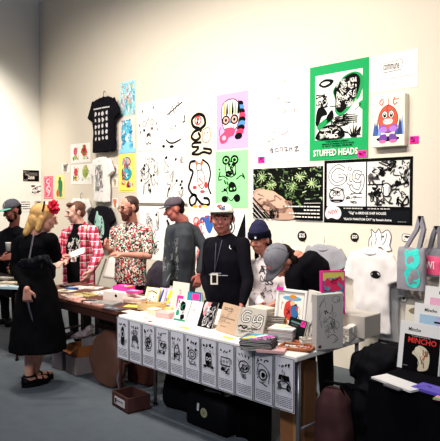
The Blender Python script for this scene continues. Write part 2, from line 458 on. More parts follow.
# snake prints
def d_snake1(a):
    a.curve([(.42, .62), (.2, .68), (.14, .84), (.36, .94), (.6, .88), (.66, .7), (.48, .6), (.5, .56)], .09, K); a.oval(.38, .8, .12, .09, '#c9262f', .04, '#f4efe6')
    a.ell(.38, .83, .05, .04, '#c9262f'); a.ell(.36, .76, .04, .03, K); a.curve([(.48, .6), (.24, .56), (.12, .44), (.28, .36), (.46, .42), (.4, .52)], .08, K)
    a.ell(.3, .46, .06, .035, '#e8c9b0'); a.blob([(.6, .58), (.82, .6), (.86, .42), (.78, .3), (.58, .32)], '#f2dcc6'); a.curve([(.6, .58), (.82, .6), (.86, .42), (.78, .3), (.58, .32), (.55, .45)], .02, K, True)
    a.curve([(.5, .3), (.2, .3), (.16, .22), (.4, .2), (.3, .12), (.14, .06), (.4, .04), (.6, .08), (.85, .04), (.88, .12), (.6, .16)], .07, K); a.ell(.3, .25, .03, .02, '#f2dcc6'); a.ell(.65, .5, .03, .015, K); a.ell(.76, .5, .03, .015, K)
pin('art_print', 'peach print of a thick black looping snake, upper of two snake prints', 'print', 188.6, 113, 156.8, 214, d_snake1, paper='#f3ddc0')
def d_snake2(a):
    a.curve([(.3, .92), (.1, .9), (.06, .78), (.2, .72), (.1, .56), (.02, .42), (.16, .3), (.34, .26), (.3, .12), (.12, .08), (.06, .2), (.24, .28), (.42, .18), (.6, .1), (.86, .1), (.84, .2), (.66, .22)], .08, K)
    a.curve([(.6, .94), (.84, .84), (.92, .66), (.84, .44), (.94, .3)], .06, K); a.ell(.46, .8, .12, .07, '#f1e4d4'); a.oval(.46, .8, .12, .07, K, .03); a.ell(.36, .88, .06, .04, '#cf6d3c'); a.ell(.58, .88, .06, .04, '#cf6d3c')
    a.blob([(.4, .72), (.62, .72), (.7, .52), (.6, .4), (.42, .48)], '#f1e4d4'); a.curve([(.4, .72), (.62, .72), (.7, .52), (.6, .4), (.42, .48)], .025, K, True); a.line([(.45, .6), (.62, .5), (.44, .45)], .04, '#d7323a')
    a.ell(.28, .42, .09, .035, '#d7323a'); a.ell(.6, .34, .1, .03, '#e03c48'); a.ell(.75, .46, .07, .06, '#d7323a'); a.ell(.3, .06, .1, .03, '#efa43a'); a.ell(.5, .06, .07, .03, '#df4a2a'); a.ell(.7, .07, .1, .02, '#efc23a')
pin('art_print', 'cream print of a black coiling snake with red patches, lower of two', 'print', 188.2, 157.4, 209.4, 212.4, d_snake2, paper='#f3efe6')
def d_blue(a):
    a.oval(.3, .72, .1, .12, '#c42b38', .04, '#f4c8c0'); a.ell(.55, .78, .12, .08, '#2f4f96'); a.blob([(.6, .85), (.8, .9), (.92, .65), (.8, .4), (.66, .55)], '#2f5fae'); a.ell(.47, .7, .04, .03, K)
    a.scrib(31, .05, .05, .6, .8, 18, .025, ['#c42b38', '#e98a94', K, '#d7323a'], .18); a.dots(32, .1, .1, .9, .9, 14, .03, ['#d7323a', '#2f5fae', '#f0b8b8'])
pin('art_print', 'white print with a blue bird shape and small red figures', 'print', 188.6, 211.6, 246, 215.4, d_blue)
# pink skull mask
def d_mask(a):
    for i, c in enumerate([K, '#4a86c0', K, '#d8345a', K, '#4a86c0', K, '#d8345a', K]):
        t = i/8; x = .78+.07*math.sin(t*PI); y = .78-.6*t*.95; a.ell(x-.04-.1*max(0, t-.7), y, .12, .06, c, .1)
    a.blob([(.17, .66), (.2, .8), (.36, .88), (.58, .88), (.72, .78), (.75, .6), (.7, .45), (.6, .34), (.3, .34), (.2, .45)], '#f4f0e6')
    a.curve([(.17, .66), (.2, .8), (.36, .88), (.58, .88), (.72, .78), (.75, .6), (.7, .45), (.6, .34), (.3, .34), (.2, .45)], .025, K, True)
    for i in range(6): x = .22+.09*i; a.blob([(x, .62), (x+.03, .84), (x+.05, .84), (x+.07, .64)], K if i % 2 else '#caa14a')
    for x in (.31, .58): a.ell(x, .52, .13, .09, K); a.ell(x, .52, .085, .06, '#f2a49a'); a.ell(x, .52, .04, .03, K)
    a.blob([(.42, .46), (.45, .5), (.48, .46)], '#3f8fc8'); a.rect(.3, .36, .6, .42, '#f4f0e6')
    for i in range(5): a.line([(.32+.06*i, .355), (.32+.06*i, .42)], .018, K)
    a.blob([(.3, .37), (.5, .38), (.6, .34), (.56, .24), (.4, .2), (.32, .12), (.16, .1), (.1, .2), (.2, .28), (.28, .3)], '#e8416a'); a.ell(.25, .2, .07, .045, '#f3a8b8'); a.curve([(.3, .37), (.24, .28), (.12, .24), (.1, .34), (.14, .4)], .02, '#c52a52')
pin('art_print', 'lilac pink print of a skull mask sticking out a long pink tongue', 'print', 216.6, 95.6, 149.6, 248, d_mask, paper='#dc9fd8')
def d_mouse(a):
    for x in (.34, .6): a.oval(x, .84, .1, .065, K, .05, '#9fe8a0'); a.ell(x, .84, .05, .03, K)
    a.blob([(.36, .78), (.6, .79), (.62, .6), (.48, .54), (.34, .62)], '#9fe8a0'); a.curve([(.36, .78), (.6, .79), (.62, .6), (.48, .54), (.34, .62)], .025, K, True)
    a.scrib(41, .34, .56, .64, .78, 14, .03, K, .25); a.blob([(.42, .4), (.5, .46), (.62, .42), (.66, .3), (.44, .28)], K); a.ell(.5, .33, .03, .02, '#9fe8a0'); a.ell(.6, .34, .025, .02, '#9fe8a0')
    a.curve([(.4, .5), (.26, .56), (.12, .56), (.16, .64), (.1, .5), (.2, .5)], .025, K); a.curve([(.66, .5), (.8, .56), (.9, .52), (.84, .6), (.9, .5)], .025, K)
    a.ell(.3, .15, .1, .06, K); a.ell(.68, .17, .1, .07, K); a.curve([(.38, .2), (.5, .12), (.6, .2)], .02, K); a.curve([(.4, .24), (.34, .3), (.2, .28)], .02, K)
    a.blob([(.1, .68), (.14, .7), (.15, .66)], K); a.scrib(42, .2, .3, .4, .5, 4, .03, K, .3)
pin('art_print', 'light green print of a black line cartoon animal with round ears', 'print', 215.4, 152, 207.4, 248, d_mouse, paper='#8fe494')
def d_tri(a):
    a.oval(.32, .62, .2, .17, K, .04, '#f4f0ea'); a.ell(.32, .62, .13, .11, K); a.ell(.32, .62, .06, .05, '#f4f0ea'); a.poly([(.4, .05), (.98, .05), (.95, .98)], K); a.poly([(.55, .1), (.97, .08), (.96, .42)], '#d0217a')
    a.rect(.02, .02, .98, .1, '#f0b8c8')
pin('art_print', 'white print with a ringed black disc and a black triangle edged pink', 'print', 222, 210.5, 252, 246.6, d_tri)
# large white poster
def d_white(a):
    r = random.Random(5)
    for cx, cy, s_ in ((.5, .88, .05), (.64, .82, .055), (.42, .74, .05), (.6, .68, .06), (.52, .58, .06), (.7, .56, .05), (.45, .47, .06), (.62, .46, .07), (.36, .36, .05), (.3, .28, .04), (.26, .22, .05)):
        a.oval(cx, cy, s_, s_*.55, '#9d9494', .006, '#efe9e6'); a.scrib(int(cx*100), cx-s_, cy-s_*.6, cx+s_, cy+s_*.6, 5, .006, ['#8c8484', '#b8aeb0'], .4)
    a.blob([(.4, .36), (.55, .42), (.62, .34), (.5, .3)], '#dcbcc0'); a.blob([(.58, .54), (.7, .56), (.74, .5), (.6, .48)], '#e6cfd4'); a.curve([(.4, .36), (.55, .42), (.62, .34), (.5, .3)], .006, '#80787a', True)
    a.smallprint(6, .3, .8, .215, .006, '#8d8686', 12); a.smallprint(7, .86, .98, .955, .006, '#8d8686', 4); a.smallprint(8, .44, .6, .07, .005, '#b0a8a8', 4)
    # brush lettering
    x = .24
    a.curve([(.25, .14), (.31, .15), (.29, .11), (.32, .12)], .016, '#6a6266'); a.line([(.28, .165), (.26, .11)], .014, '#6a6266')
    a.oval(.39, .135, .035, .02, '#6a6266', .014, a0=.6, a1=6.2); a.line([(.46, .115), (.46, .16), (.51, .16), (.51, .115)], .014, '#6a6266'); a.curve([(.55, .16), (.6, .15), (.58, .11)], .016, '#6a6266'); a.line([(.56, .13), (.62, .12)], .014, '#6a6266')
    a.curve([(.66, .165), (.64, .11)], .014, '#6a6266'); a.line([(.67, .14), (.72, .16), (.69, .13), (.73, .11)], .014, '#6a6266'); a.curve([(.75, .15), (.82, .16), (.76, .11), (.84, .115)], .016, '#6a6266')
pin('poster', 'tall white poster with a faint pile of small characters and brush lettering', 'poster', 258.8, 76.4, 163, 308, d_white, paper='#f8f3f1')
# green STUFFED HEADS
def d_green(a):
    P_ = '#efece4'
    a.rect(.1, .215, .9, .9, P_)
    a.blob([(.16, .8), (.26, .85), (.42, .83), (.38, .78), (.26, .76)], K); a.blob([(.2, .805), (.28, .825), (.36, .81), (.27, .785)], P_)
    big = [(.44, .62), (.4, .72), (.5, .8), (.6, .86), (.76, .885), (.88, .84), (.9, .74), (.84, .62), (.74, .56), (.66, .5), (.54, .45), (.44, .5)]
    a.blob([(x*1.0+.012, y-.004) for x, y in big], '#0d8f4a'); a.blob([(.46, .62), (.43, .72), (.52, .78), (.62, .84), (.76, .865), (.85, .82), (.86, .74), (.8, .63), (.7, .57), (.62, .51), (.54, .48), (.47, .52)], K)
    a.scrib(51, .48, .54, .8, .82, 60, .009, P_, .1)
    a.blob([(.84, .56), (.94, .58), (.95, .5), (.88, .5)], '#0d9a50')
    a.rect(.11, .58, .24, .68, P_); a.frame(.12, .59, .26, .69, K, .015); a.line([(.12, .66), (.26, .68)], .02, K); a.scrib(52, .12, .56, .32, .7, 8, .014, K)
    a.blob([(.11, .4), (.15, .55), (.26, .55), (.32, .48), (.22, .46), (.16, .36)], K); a.blob([(.14, .36), (.3, .44), (.42, .42), (.28, .36), (.2, .31)], '#0d8f4a'); a.blob([(.3, .44), (.4, .52), (.43, .45), (.36, .4)], K)
    for i in range(4): a.curve([(.46, .44-.02*i), (.6, .455-.02*i), (.8, .45-.02*i)], .01, K); a.smallprint(60+i, .46, .84, .43-.02*i, .014, K, 9)
    a.blob([(.14, .22), (.16, .3), (.3, .36), (.48, .36), (.6, .3), (.58, .22)], K); a.oval(.34, .29, .06, .035, P_, .01); a.scrib(53, .2, .23, .55, .34, 16, .01, P_, .2)
    for i, (dx, hh) in enumerate(((-.12, .08), (-.07, .13), (0, .16), (.06, .13), (.12, .09))): a.poly([(.75+dx*.2, .22), (.79+dx*.2, .22), (.76+dx, .22+hh)], K)
    a.scrib(54, .12, .24, .88, .58, 12, .012, K, .12)
    a.smallprint(55, .3, .7, .192, .012, '#0a2c18', 12); a.smallprint(56, .24, .78, .168, .012, '#0a2c18', 12); a.smallprint(57, .24, .76, .145, .012, '#0a2c18', 9)
    a.text('STUFFED HEADS', .46, .078, .07, '#f1efe2', 0, .76)
pin('poster', 'big green poster reading STUFFED HEADS with black and white jungle drawing', 'poster', 310, 68, 161, 368.6, d_green, paper='#129a55')
def tagsheet(x0, yt, yb, x1, label, seed, extra=0.0):
    def f(a): a.scrib(seed, .15, .2, .85, .8, 5, .08, '#7a0f50', .3)
    pin('price_sticker', label, 'sticker', x0, yt, yb, x1, f, paper='#e8219c', gap=.006+extra, group=None)
tagsheet(358, 150.5, 157.5, 366.4, 'hot pink price sticker on the lower corner of the green poster', 61)
tagsheet(258, 156.8, 163, 264.6, 'hot pink price sticker on the lower left corner of the tall white poster', 62)
tagsheet(409.8, 136.4, 143.6, 418.6, 'hot pink price sticker on the wall right of the pumpkin canvas', 63)
# garden photo poster
def d_garden(a):
    a.rect(.01, .02, .99, .98, '#191c18')
    r = random.Random(8)
    for i in range(240):
        x, y = r.uniform(.02, .98), r.uniform(.38, .97)
        if x < .5 and y < .62 and x > .05: continue
        L_ = r.uniform(.02, .07); q = r.uniform(0, PI); c = r.choice(['#23301d', '#3d5230', '#5f7a4a', '#8da877', '#14160f', '#2c3a24', '#b7c79c', '#101410'])
        a.line([(x, y), (min(.985, max(.015, x+L_*math.cos(q))), min(.975, y+L_*math.sin(q)*.8))], r.uniform(.006, .014), c)
    a.blob([(.03, .52), (.1, .6), (.28, .57), (.4, .48), (.5, .38), (.58, .25), (.62, .12), (.6, .03), (.3, .03), (.16, .2), (.03, .3)], '#b38f7c')
    a.blob([(.06, .5), (.14, .58), (.3, .56), (.4, .48), (.5, .38), (.48, .2), (.36, .1), (.2, .3), (.06, .4)], '#c9a48f')
    for i in range(90):
        q = r.uniform(0, PI); t = r.random(); x, y = [(.06+.5*t, .62-.1*t), (.42+.4*t, .5-.4*t)][i % 2]; x += r.uniform(-.04, .07); y += r.uniform(-.02, .1); L_ = r.uniform(.02, .05)
        a.line([(x, y), (min(.98, max(.02, x+L_*math.cos(q))), y+L_*math.sin(q))], r.uniform(.008, .016), r.choice(['#23301d', '#3d5230', '#14160f', '#6f8f52', '#1a1d18']))
    a.scrib(71, .1, .1, .6, .5, 14, .012, ['#8f6b5c', '#d8b8a4', '#7d5d50'], .2)
    for i in range(4): a.line([(.02, .42-.1*i), (.3, .04-.03*i) if i < 1 else (.3-.07*i, .03)], .018, '#1a1a1c'); a.line([(.02, .36-.1*i), (.24-.06*i, .03)], .01, '#b9b4ae')
    for x, y in ((.3, .66), (.6, .62), (.86, .68), (.16, .82), (.7, .8)):
        for k in range(11):
            q = 2*PI*k/11; a.line([(x, y), (min(.98, x+.07*math.cos(q)), y+.09*math.sin(q))], .009, r.choice(['#93b272', '#c4d3a0', '#6f8f52']))
    a.scrib(72, .28, .05, .4, .22, 10, .012, ['#3b2f28', '#20201c'], .4)
    a.poly([(.62, .03), (.99, .03), (.99, .3), (.72, .28)], '#15171a')
    a.line([(.76, .325), (.97, .33)], .006, '#d8d4cc')
    for i, (x0, n) in enumerate(((.5, 11), (.76, 5), (.56, 11), (.62, 9))): a.smallprint(80+i, x0, .97, .265-.062*i, .012, '#e9e4da', n)
pin('poster', 'landscape photo poster of garden plants and a path behind the dark blue beanie', 'poster', 252.6, 168, 219.4, 324, d_garden, paper='#efebe4')
# black Gig poster
def d_gig(a):
    P_ = '#f1eee8'
    a.rect(.035, .27, .5, .95, P_); a.rect(.515, .27, .97, .95, '#d9d6d0')
    t, c = .028, K
    def G(pts, closed=False):
        a.curve(pts, .044, K, closed); a.nx(); a.curve(pts, .026, P_, closed)
    G([(.24, .86), (.17, .9), (.09, .82), (.08, .7), (.15, .62), (.24, .66), (.25, .74), (.19, .75)]); G([(.3, .76), (.3, .64), (.33, .63)]); G([(.31, .85), (.315, .86)])
    G([(.44, .78), (.38, .8), (.36, .7), (.42, .66), (.46, .74), (.46, .6), (.42, .5), (.35, .53), (.33, .58)])
    a.blob([(.08, .5), (.14, .56), (.22, .53), (.25, .42), (.22, .34), (.1, .34), (.07, .42)], '#dedad4'); a.curve([(.08, .5), (.14, .56), (.22, .53), (.25, .42), (.22, .34), (.1, .34), (.07, .42)], .012, K, True)
    a.rect(.09, .345, .23, .375, K); a.oval(.13, .46, .02, .03, K, .008); a.oval(.18, .46, .02, .03, K, .008); a.scrib(91, .08, .38, .25, .54, 6, .008, K)
    a.smallprint(92, .33, .46, .47, .01, K, 6); a.smallprint(93, .36, .47, .41, .01, K, 5); a.scrib(94, .27, .31, .4, .45, 5, .008, '#3a3838', .3)
    r = random.Random(95)
    for i in range(17):
        x, y = r.uniform(.55, .94), r.uniform(.31, .91); s_ = r.uniform(.02, .045)
        a.blob([(x+s_*math.cos(q)*r.uniform(.6, 1.2), y+s_*1.5*math.sin(q)*r.uniform(.6, 1.2)) for q in [k*PI/3 for k in range(6)]], r.choice([K, K, '#f4f2ee', '#55524f']))
    a.scrib(96, .53, .29, .96, .94, 50, .012, [K, K, '#efece6', '#3a3838'], .13); a.line([(.53, .6), (.68, .6), (.74, .56), (.96, .62)], .014, K); a.oval(.73, .52, .05, .1, K, .012, '#efece6'); a.line([(.7, .56), (.7, .44)], .01, K); a.line([(.76, .56), (.76, .44)], .01, K)
    a.smallprint(97, .25, .48, .235, .009, '#c9c6c2', 7); a.smallprint(98, .53, .78, .235, .009, '#c9c6c2', 7)
    a.rect(.02, .03, .98, .215, '#23262c')
    a.text('"Gig" in BRIDGE SHIP HOUSE', .52, .16, .052, '#e8e6e2', 0, .48); a.ell(.52, .115, .006, .008, '#c9c6c2'); a.text('"BLACK PHANTOM CAT" by Satoshi Anima', .52, .065, .045, '#e8e6e2', 0, .6)
    a.smallprint(99, .86, .95, .05, .006, '#9a9896', 4)
    a.blob([(.03, .2), (.06, .27), (.14, .27), (.2, .23), (.22, .14), (.18, .06), (.1, .08), (.05, .06), (.02, .12)], '#ead9d6'); a.text('NEW', .12, .175, .06, '#c22b3a', .2, .12, .1)
pin('poster', 'wide black and white poster with looping Gig lettering and a NEW bubble', 'poster', 324.4, 160.8, 222.4, 412.6, d_gig, paper='#17171a')
def d_comm(a):
    a.text('commune', .46, .64, .16, '#57504f', -.02, .34); a.line([(.28, .5), (.66, .52), (.7, .74)], .012, '#57504f'); a.line([(.24, .74), (.66, .79), (.72, .76)], .008, '#57504f'); a.line([(.24, .74), (.26, .53)], .008, '#57504f')
    a.smallprint(101, .04, .94, .33, .01, '#7b7472', 22); a.smallprint(102, .36, .62, .17, .01, '#8b8482', 6)
pin('wall_notice', 'white sheet reading commune above the pumpkin canvas', 'notice', 370.2, 57.4, 93, 417.6, d_comm, paper='#f0ece6')
# canvas with figure
def canvas():
    y = WY - .07; a = W(372.3, 97, y); b = W(372.3, 147.6, y); c = W(404.6, 120, y); w = c.x-a.x; h = a.z-b.z
    mb = MB(); mb.box((0, .034, 0), (w, .066, h), mat('#e9e4d2', .8, .03, 40), bev=.004)
    r = Art(mb, w, h)
    r.rect(.03, .03, .97, .97, '#eee8cc')
    for i, x in enumerate((.08, .16, .24, .76, .84, .92, .12, .88)): r.poly([(x-.06, .22), (x+.06, .22), (x+.01*(i % 3), .5+.06*(i % 3))], ['#3f5a9a', '#2e3f78', '#7f9bd0'][i % 3])
    r.blob([(.36, .92), (.28, .93), (.22, .86), (.3, .8), (.36, .84)], '#e0606a'); r.blob([(.35, .9), (.3, .9), (.26, .86), (.3, .83)], '#eee8cc'); r.curve([(.52, .92), (.5, .84), (.53, .8)], .03, '#e0606a'); r.curve([(.7, .94), (.66, .86), (.7, .8), (.78, .84)], .035, '#d84f5c'); r.line([(.66, .9), (.82, .9)], .03, '#d84f5c')
    r.ell(.5, .15, .36, .05, '#2a2430')
    bd = [(.3, .72), (.5, .8), (.7, .72), (.8, .55), (.74, .38), (.6, .28), (.4, .28), (.26, .38), (.2, .55)]
    r.blob(bd, '#e2543c'); r.curve(bd, .025, '#7a1f22', True); r.curve([(.5, .79), (.46, .74), (.5, .7)], .02, '#7a1f22')
    for x in (.4, .6): r.ell(x, .62, .085, .075, '#f4efe2'); r.oval(x, .62, .085, .075, K, .02); r.ell(x, .61, .05, .045, K); r.ell(x, .63, .018, .015, '#f4efe2')
    r.blob([(.36, .52), (.5, .54), (.64, .52), (.62, .45), (.5, .43), (.38, .45)], '#f4efe2'); r.curve([(.36, .52), (.5, .47), (.64, .52)], .015, K)
    r.blob([(.22, .4), (.4, .42), (.5, .34), (.62, .42), (.8, .4), (.74, .3), (.56, .28), (.42, .28), (.28, .3)], '#8a4fae'); r.ell(.36, .33, .12, .06, '#a875c8'); r.ell(.66, .34, .12, .06, '#a875c8')
    r.blob([(.26, .22), (.44, .24), (.46, .12), (.24, .1)], '#6d3f98'); r.blob([(.56, .24), (.74, .22), (.78, .1), (.56, .12)], '#6d3f98'); r.ell(.34, .1, .11, .035, '#d66aa0'); r.ell(.66, .1, .12, .035, '#d66aa0')
    o = mb.build('stretched_canvas', loc=((a.x+c.x)/2, y, (a.z+b.z)/2)); tag(o, 'thick cream canvas painted with a round orange creature with purple arms', 'painting')
canvas()
# small works at the far left
def d_small(cols, seed, n=10, tall=True):
    def f(a):
        a.ell(.5, .78, .2, .1, cols[0]); a.blob([(.3, .68), (.7, .7), (.68, .35), (.6, .1), (.4, .1), (.32, .35)], cols[0]); a.scrib(seed, .2, .08, .8, .9, n, .05, list(cols), .25)
    return f
def d_two(ca, cb, seed):
    def f(a):
        a.ell(.25, .6, .1, .22, ca, -.2); a.ell(.24, .3, .08, .14, cb[0], .1); a.ell(.7, .55, .13, .24, cb[1]); a.ell(.7, .82, .09, .1, cb[0]); a.scrib(seed, .12, .15, .4, .85, 6, .02, [ca, K, cb[0]], .3); a.scrib(seed+1, .55, .2, .9, .9, 7, .02, [K, cb[1], cb[0]], .3)
    return f
pin('art_print', 'small white sheet with a green and pink figure beside a red one, upper of two', 'print', 70.6, 144.6, 163.4, 90.4, d_two('#d4536e', ('#8fc25a', '#d63c3c'), 111))
pin('art_print', 'small white sheet with a red bird and a green plant figure, lower of two', 'print', 71, 165, 184.4, 91.6, d_two('#cf3a44', ('#cdbf6a', '#9cae50'), 115))
pin('sticker', 'small grey cut-out character alone on the wall above the yellow print', 'sticker', 62, 163.6, 172.6, 69.6, d_small((('#8d8a84'), '#4c4944', '#c9a58c'), 117), paper='#e9e4dc')
def d_pk(a): a.frame(.1, .05, .9, .95, '#f4b8c4', .05); a.curve([(.5, .88), (.3, .74), (.6, .62), (.35, .45), (.65, .3), (.4, .12)], .07, '#f6cfd4'); a.oval(.5, .78, .2, .1, '#f6cfd4', .05); a.oval(.5, .42, .24, .14, '#f6cfd4', .05); a.ell(.5, .95, .1, .02, '#c01f38')
pin('art_print', 'narrow rose pink print with a pale curling figure, at the wall end', 'print', 43.8, 176.6, 198.6, 53, d_pk, paper='#d85a76')
def d_yg(a): a.ell(.5, .86, .13, .07, '#39504a'); a.blob([(.3, .78), (.7, .78), (.78, .5), (.64, .1), (.4, .1), (.36, .5)], '#2f7a52'); a.blob([(.1, .3), (.3, .4), (.34, .1), (.12, .1)], '#cf3a34'); a.scrib(121, .25, .1, .75, .8, 8, .04, ['#1d4a36', '#3f9a68'], .2)
pin('art_print', 'narrow yellow print with a green standing figure, beside the rose pink print', 'print', 55.6, 175.6, 198.4, 64.4, d_yg, paper='#e8dc86')
for x0, yt, yb, x1, lb, cs, sd in ((111.6, 138, 150, 118, 'tiny dark ink sketch left of the pale pink print', (K, '#8a8480'), 131), (112.2, 165, 174.4, 117.6, 'tiny sketch left of the yellow print, orange and grey', ('#d88a5a', '#6a6460'), 132), (112.4, 178, 186.8, 117.8, 'tiny ochre sketch on the wall left of the yellow print', ('#cfae6a', '#8d8a84'), 133), (112, 198, 208, 118, 'tiny orange round face print beside the lower black T-shirt', ('#d97a4a', '#c04a30'), 134),
        (46, 201, 213, 53.5, 'small dark print on the wall behind the blonde woman', ('#6a625e', '#9a7a6a'), 135), (104, 140, 151, 110.8, 'tiny grey sketch just below the high black T-shirt', ('#8a8480', '#b8b0aa'), 136)):
    pin('small_print', lb, 'print', x0, yt, yb, x1, d_small(cs, sd, 6))
# left wall (plane x = CX)
def pinL(name, label, cat, x0, yt, yb, x1, draw, paper='#f0ece6'):
    X = CX + .004; a = AX(x0, yt, X); b = AX(x0, yb, X); c = AX(x1, yt, X)
    w = abs(c.y-a.y); h = a.z-b.z; M = T(X, (a.y+c.y)/2, (a.z+b.z)/2) @ Rz(PI/2)
    mb = MB(); mb.box((0, .001, 0), (w, .0015, h), mat(paper, .85, .02, 20)); draw(Art(mb, w, h)); o = mb.build(name, M=M); tag(o, label, cat); return o
pinL('art_print', 'small black photo print on the left wall beside the corner', 'print', 23, 170, 181.2, 39, lambda a: (a.rect(.1, .5, .9, .8, '#55504c'), a.rect(.3, .2, .7, .45, '#d8d2c8'), a.scrib(141, .05, .1, .95, .9, 8, .02, ['#b8b0a8', K])), '#1c1a1a')
pinL('art_print', 'white sheet of black doodles below the small black photo print on the left wall', 'print', 30.6, 184.6, 194.6, 41.6, lambda a: (a.scrib(142, .05, .1, .95, .9, 12, .04, K, .2),))
pinL('art_print', 'white sheet of heavy black writing beside the grey and mint cap', 'print', 20, 200.4, 211.6, 31, lambda a: [a.smallprint(143+i, .08, .95, .85-.2*i, .07, K, 5) for i in range(4)])
pinL('art_print', 'small grey picture on the left wall nearest the corner', 'print', 34.6, 201, 209.4, 41, lambda a: a.scrib(147, .1, .1, .9, .9, 8, .05, [K, '#6a6460'], .3), '#b8b2aa')

# ---------------------------------------------------------------- garments on hangers
def hanger(root, cx, ztop, w, Y, c='#2a2626', hook=.09):
    mb = MB(); m = mat(c, .4, .02); z0 = ztop
    mb.tube([(cx-w/2, Y, z0-.1), (cx, Y, z0), (cx+w/2, Y, z0-.1)], .006, m); mb.tube([(cx-w/2, Y, z0-.1), (cx+w/2, Y, z0-.1)], .005, m)
    mb.tube([(cx, Y, z0), (cx, Y, z0+hook*.6)] + [(cx+.022-.022*math.cos(q), Y, z0+hook*.6+.022*math.sin(q)) for q in (.5, 1.2, 2, 2.8, 3.4)], .004, m)
    return into(mb.build('hanger', smooth=True), root)
def tee(label, x0, x1, yt, yb, col, draw=None, group=None, Y=WY-.06, hang='#2a2626', seed=1, sleeve=.22, name='t_shirt', hook=True, depth=.05, mt=None):
    """x0..x1 pixel span across the shoulders and sleeves"""
    a = W(x0, yt, Y); b = W(x1, yt, Y); c = W((x0+x1)/2, yb, Y); cx = (a.x+b.x)/2; Wd = b.x-a.x; z1 = W((x0+x1)/2, yt, Y).z; H = z1-c.z
    root = empty(name, (cx, Y, c.z), label, 't-shirt', group)
    bw = Wd*.5*.8; bl = Blob(); lat = V((1, 0, 0)); d = depth
    bl.loft([(V((cx, Y, z1-.015)), Wd*.14, d*.45), (V((cx, Y, z1-.05*H)), bw*.68, d*.55), (V((cx, Y, z1-.13*H)), bw*.9, d*.8), (V((cx, Y, z1-.3*H)), bw*.9, d), (V((cx, Y, z1-.6*H)), bw*.88, d), (V((cx, Y, c.z)), bw*.94, d*.9)], lat)
    for s in (-1, 1):
        p0 = V((cx+s*bw*.68, Y, z1-.1*H)); p1 = V((cx+s*Wd*.44, Y, z1-.1*H-sleeve*H*1.35))
        dr = (p1-p0).normalized(); l2 = V((dr.z, 0, -dr.x))
        bl.loft([(p0, .075, d*.45), (p0.lerp(p1, .5), .085, d*.6), (p1, .082, d*.75)], l2, 16)
    sh = bl.build('shirt_body', mt or mat(col, .9, .05, 12), None, vox=.011, smooth=6, fold=.016, fscale=8, seed=seed)
    mb = MB(); n = 18; m2 = mat(col, .9, .1, 40)
    mb.tube([(cx+Wd*.135*math.cos(2*PI*i/n), Y-.012+.028*math.sin(2*PI*i/n), z1-.022-.05*(1-math.sin(2*PI*i/n))*.5) for i in range(n)], .007, m2, 6, closed=True)
    into(mb.build('collar', smooth=True), root)
    if draw:
        m3 = MB(); A_ = Art(m3, bw*2, H, T(cx, Y-.3, z1-H/2), y=0, step=.00012); k = []
        draw(A_)
        drape(m3, sh, (0, 1, 0), .003)
        # keep later marks in front
        pr = m3.build('print'); into(pr, root)
    into(sh, root)
    if hook: hanger(root, cx, z1-.005, bw*1.5, Y, hang)
    return root
def lay(draw_calls):  # artwork on cloth: each call slightly in front of the previous one
    return draw_calls
def d_grid(a):
    a.smallprint(151, .2, .85, .78, .03, '#c9c4c4', 9)
    r = random.Random(5)
    for j in range(5):
        for i in range(4):
            x, y = .28+.15*i, .68-.11*j; a.blob([(x+.045*math.cos(q)*r.uniform(.6, 1.2), y+.04*math.sin(q)*r.uniform(.6, 1.2)) for q in [k*PI/3 for k in range(6)]], '#cfcaca')
tee('black T-shirt hung high with a pale grid of small heads', 88.6, 119.4, 96, 152, '#211f28', d_grid, Y=WY-.07, seed=2)
def d_fig(a):
    a.ell(.5, .74, .14, .06, '#8a8684'); a.scrib(161, .32, .3, .7, .8, 26, .02, ['#6f6b6a', '#a09c9a'], .2); a.scrib(162, .3, .22, .7, .34, 10, .02, ['#8a8684'], .2)
tee('white T-shirt with a grey line figure below the high black T-shirt', 90.6, 113, 156, 202, '#ece7e2', d_fig, seed=3, Y=WY-.05, hook=False)
def d_bear(a):
    a.ell(.5, .5, .2, .1, '#c98a4a'); a.ell(.36, .62, .1, .06, '#b87838'); a.ell(.62, .6, .1, .06, '#c98a4a'); a.ell(.6, .36, .18, .08, '#b87838'); a.scrib(163, .3, .3, .75, .66, 6, .03, ['#e6c896', '#7a4a22'], .2)
tee('white T-shirt with a tan bear print on a dark hanger behind the man in plaid', 71.6, 90.4, 197.6, 228, '#e9e4de', d_bear, seed=4, Y=WY-.05)
def d_mint(a):
    a.blob([(.3, .72), (.4, .86), (.5, .74), (.66, .74), (.74, .5), (.68, .26), (.4, .24), (.28, .45)], '#9fd0c0'); a.scrib(164, .3, .3, .72, .74, 12, .025, ['#3b4a4a', '#cfe8de', K], .25); a.smallprint(165, .36, .72, .16, .05, '#c9d8d4', 4); a.line([(.38, .84), (.44, .78)], .05, '#cfe8de')
tee('charcoal T-shirt with a mint green print between the plaid shirt and the bearded man', 89.4, 114.6, 205, 248, '#2b2730', d_mint, seed=5, Y=WY-.06, hook=False)
tee('plain grey T-shirt on a white hanger behind the pink comic', 304, 346, 243, 305, '#8f8d92', None, seed=6, Y=WY-.08, hang='#d8d4d0')
tee('pale T-shirt on a white hanger, mostly hidden behind the bending person', 268, 298, 243, 300, '#dcd8d4', None, seed=7, Y=WY-.06, hang='#d8d4d0')
def d_lip(a):
    a.ell(.66, .68, .11, .045, '#2a2a2e'); a.curve([(.58, .68), (.62, .7), (.66, .68), (.7, .7), (.74, .68)], .02, '#d8d4d0'); a.rect(.56, .6, .57, .75, '#c9c5c2')
tee('white pocket T-shirt with a small black mouth badge, hanging beside the grey tote bag', 346.4, 399, 246, 332, '#dcd5d2', d_lip, seed=8, Y=WY-.16, hang='#c9c4c0')
tee('grey T-shirt hanging behind the white pocket T-shirt, beside the magazines', 374, 404, 262, 348, '#aaa8a8', None, seed=9, Y=WY-.04, hook=False)
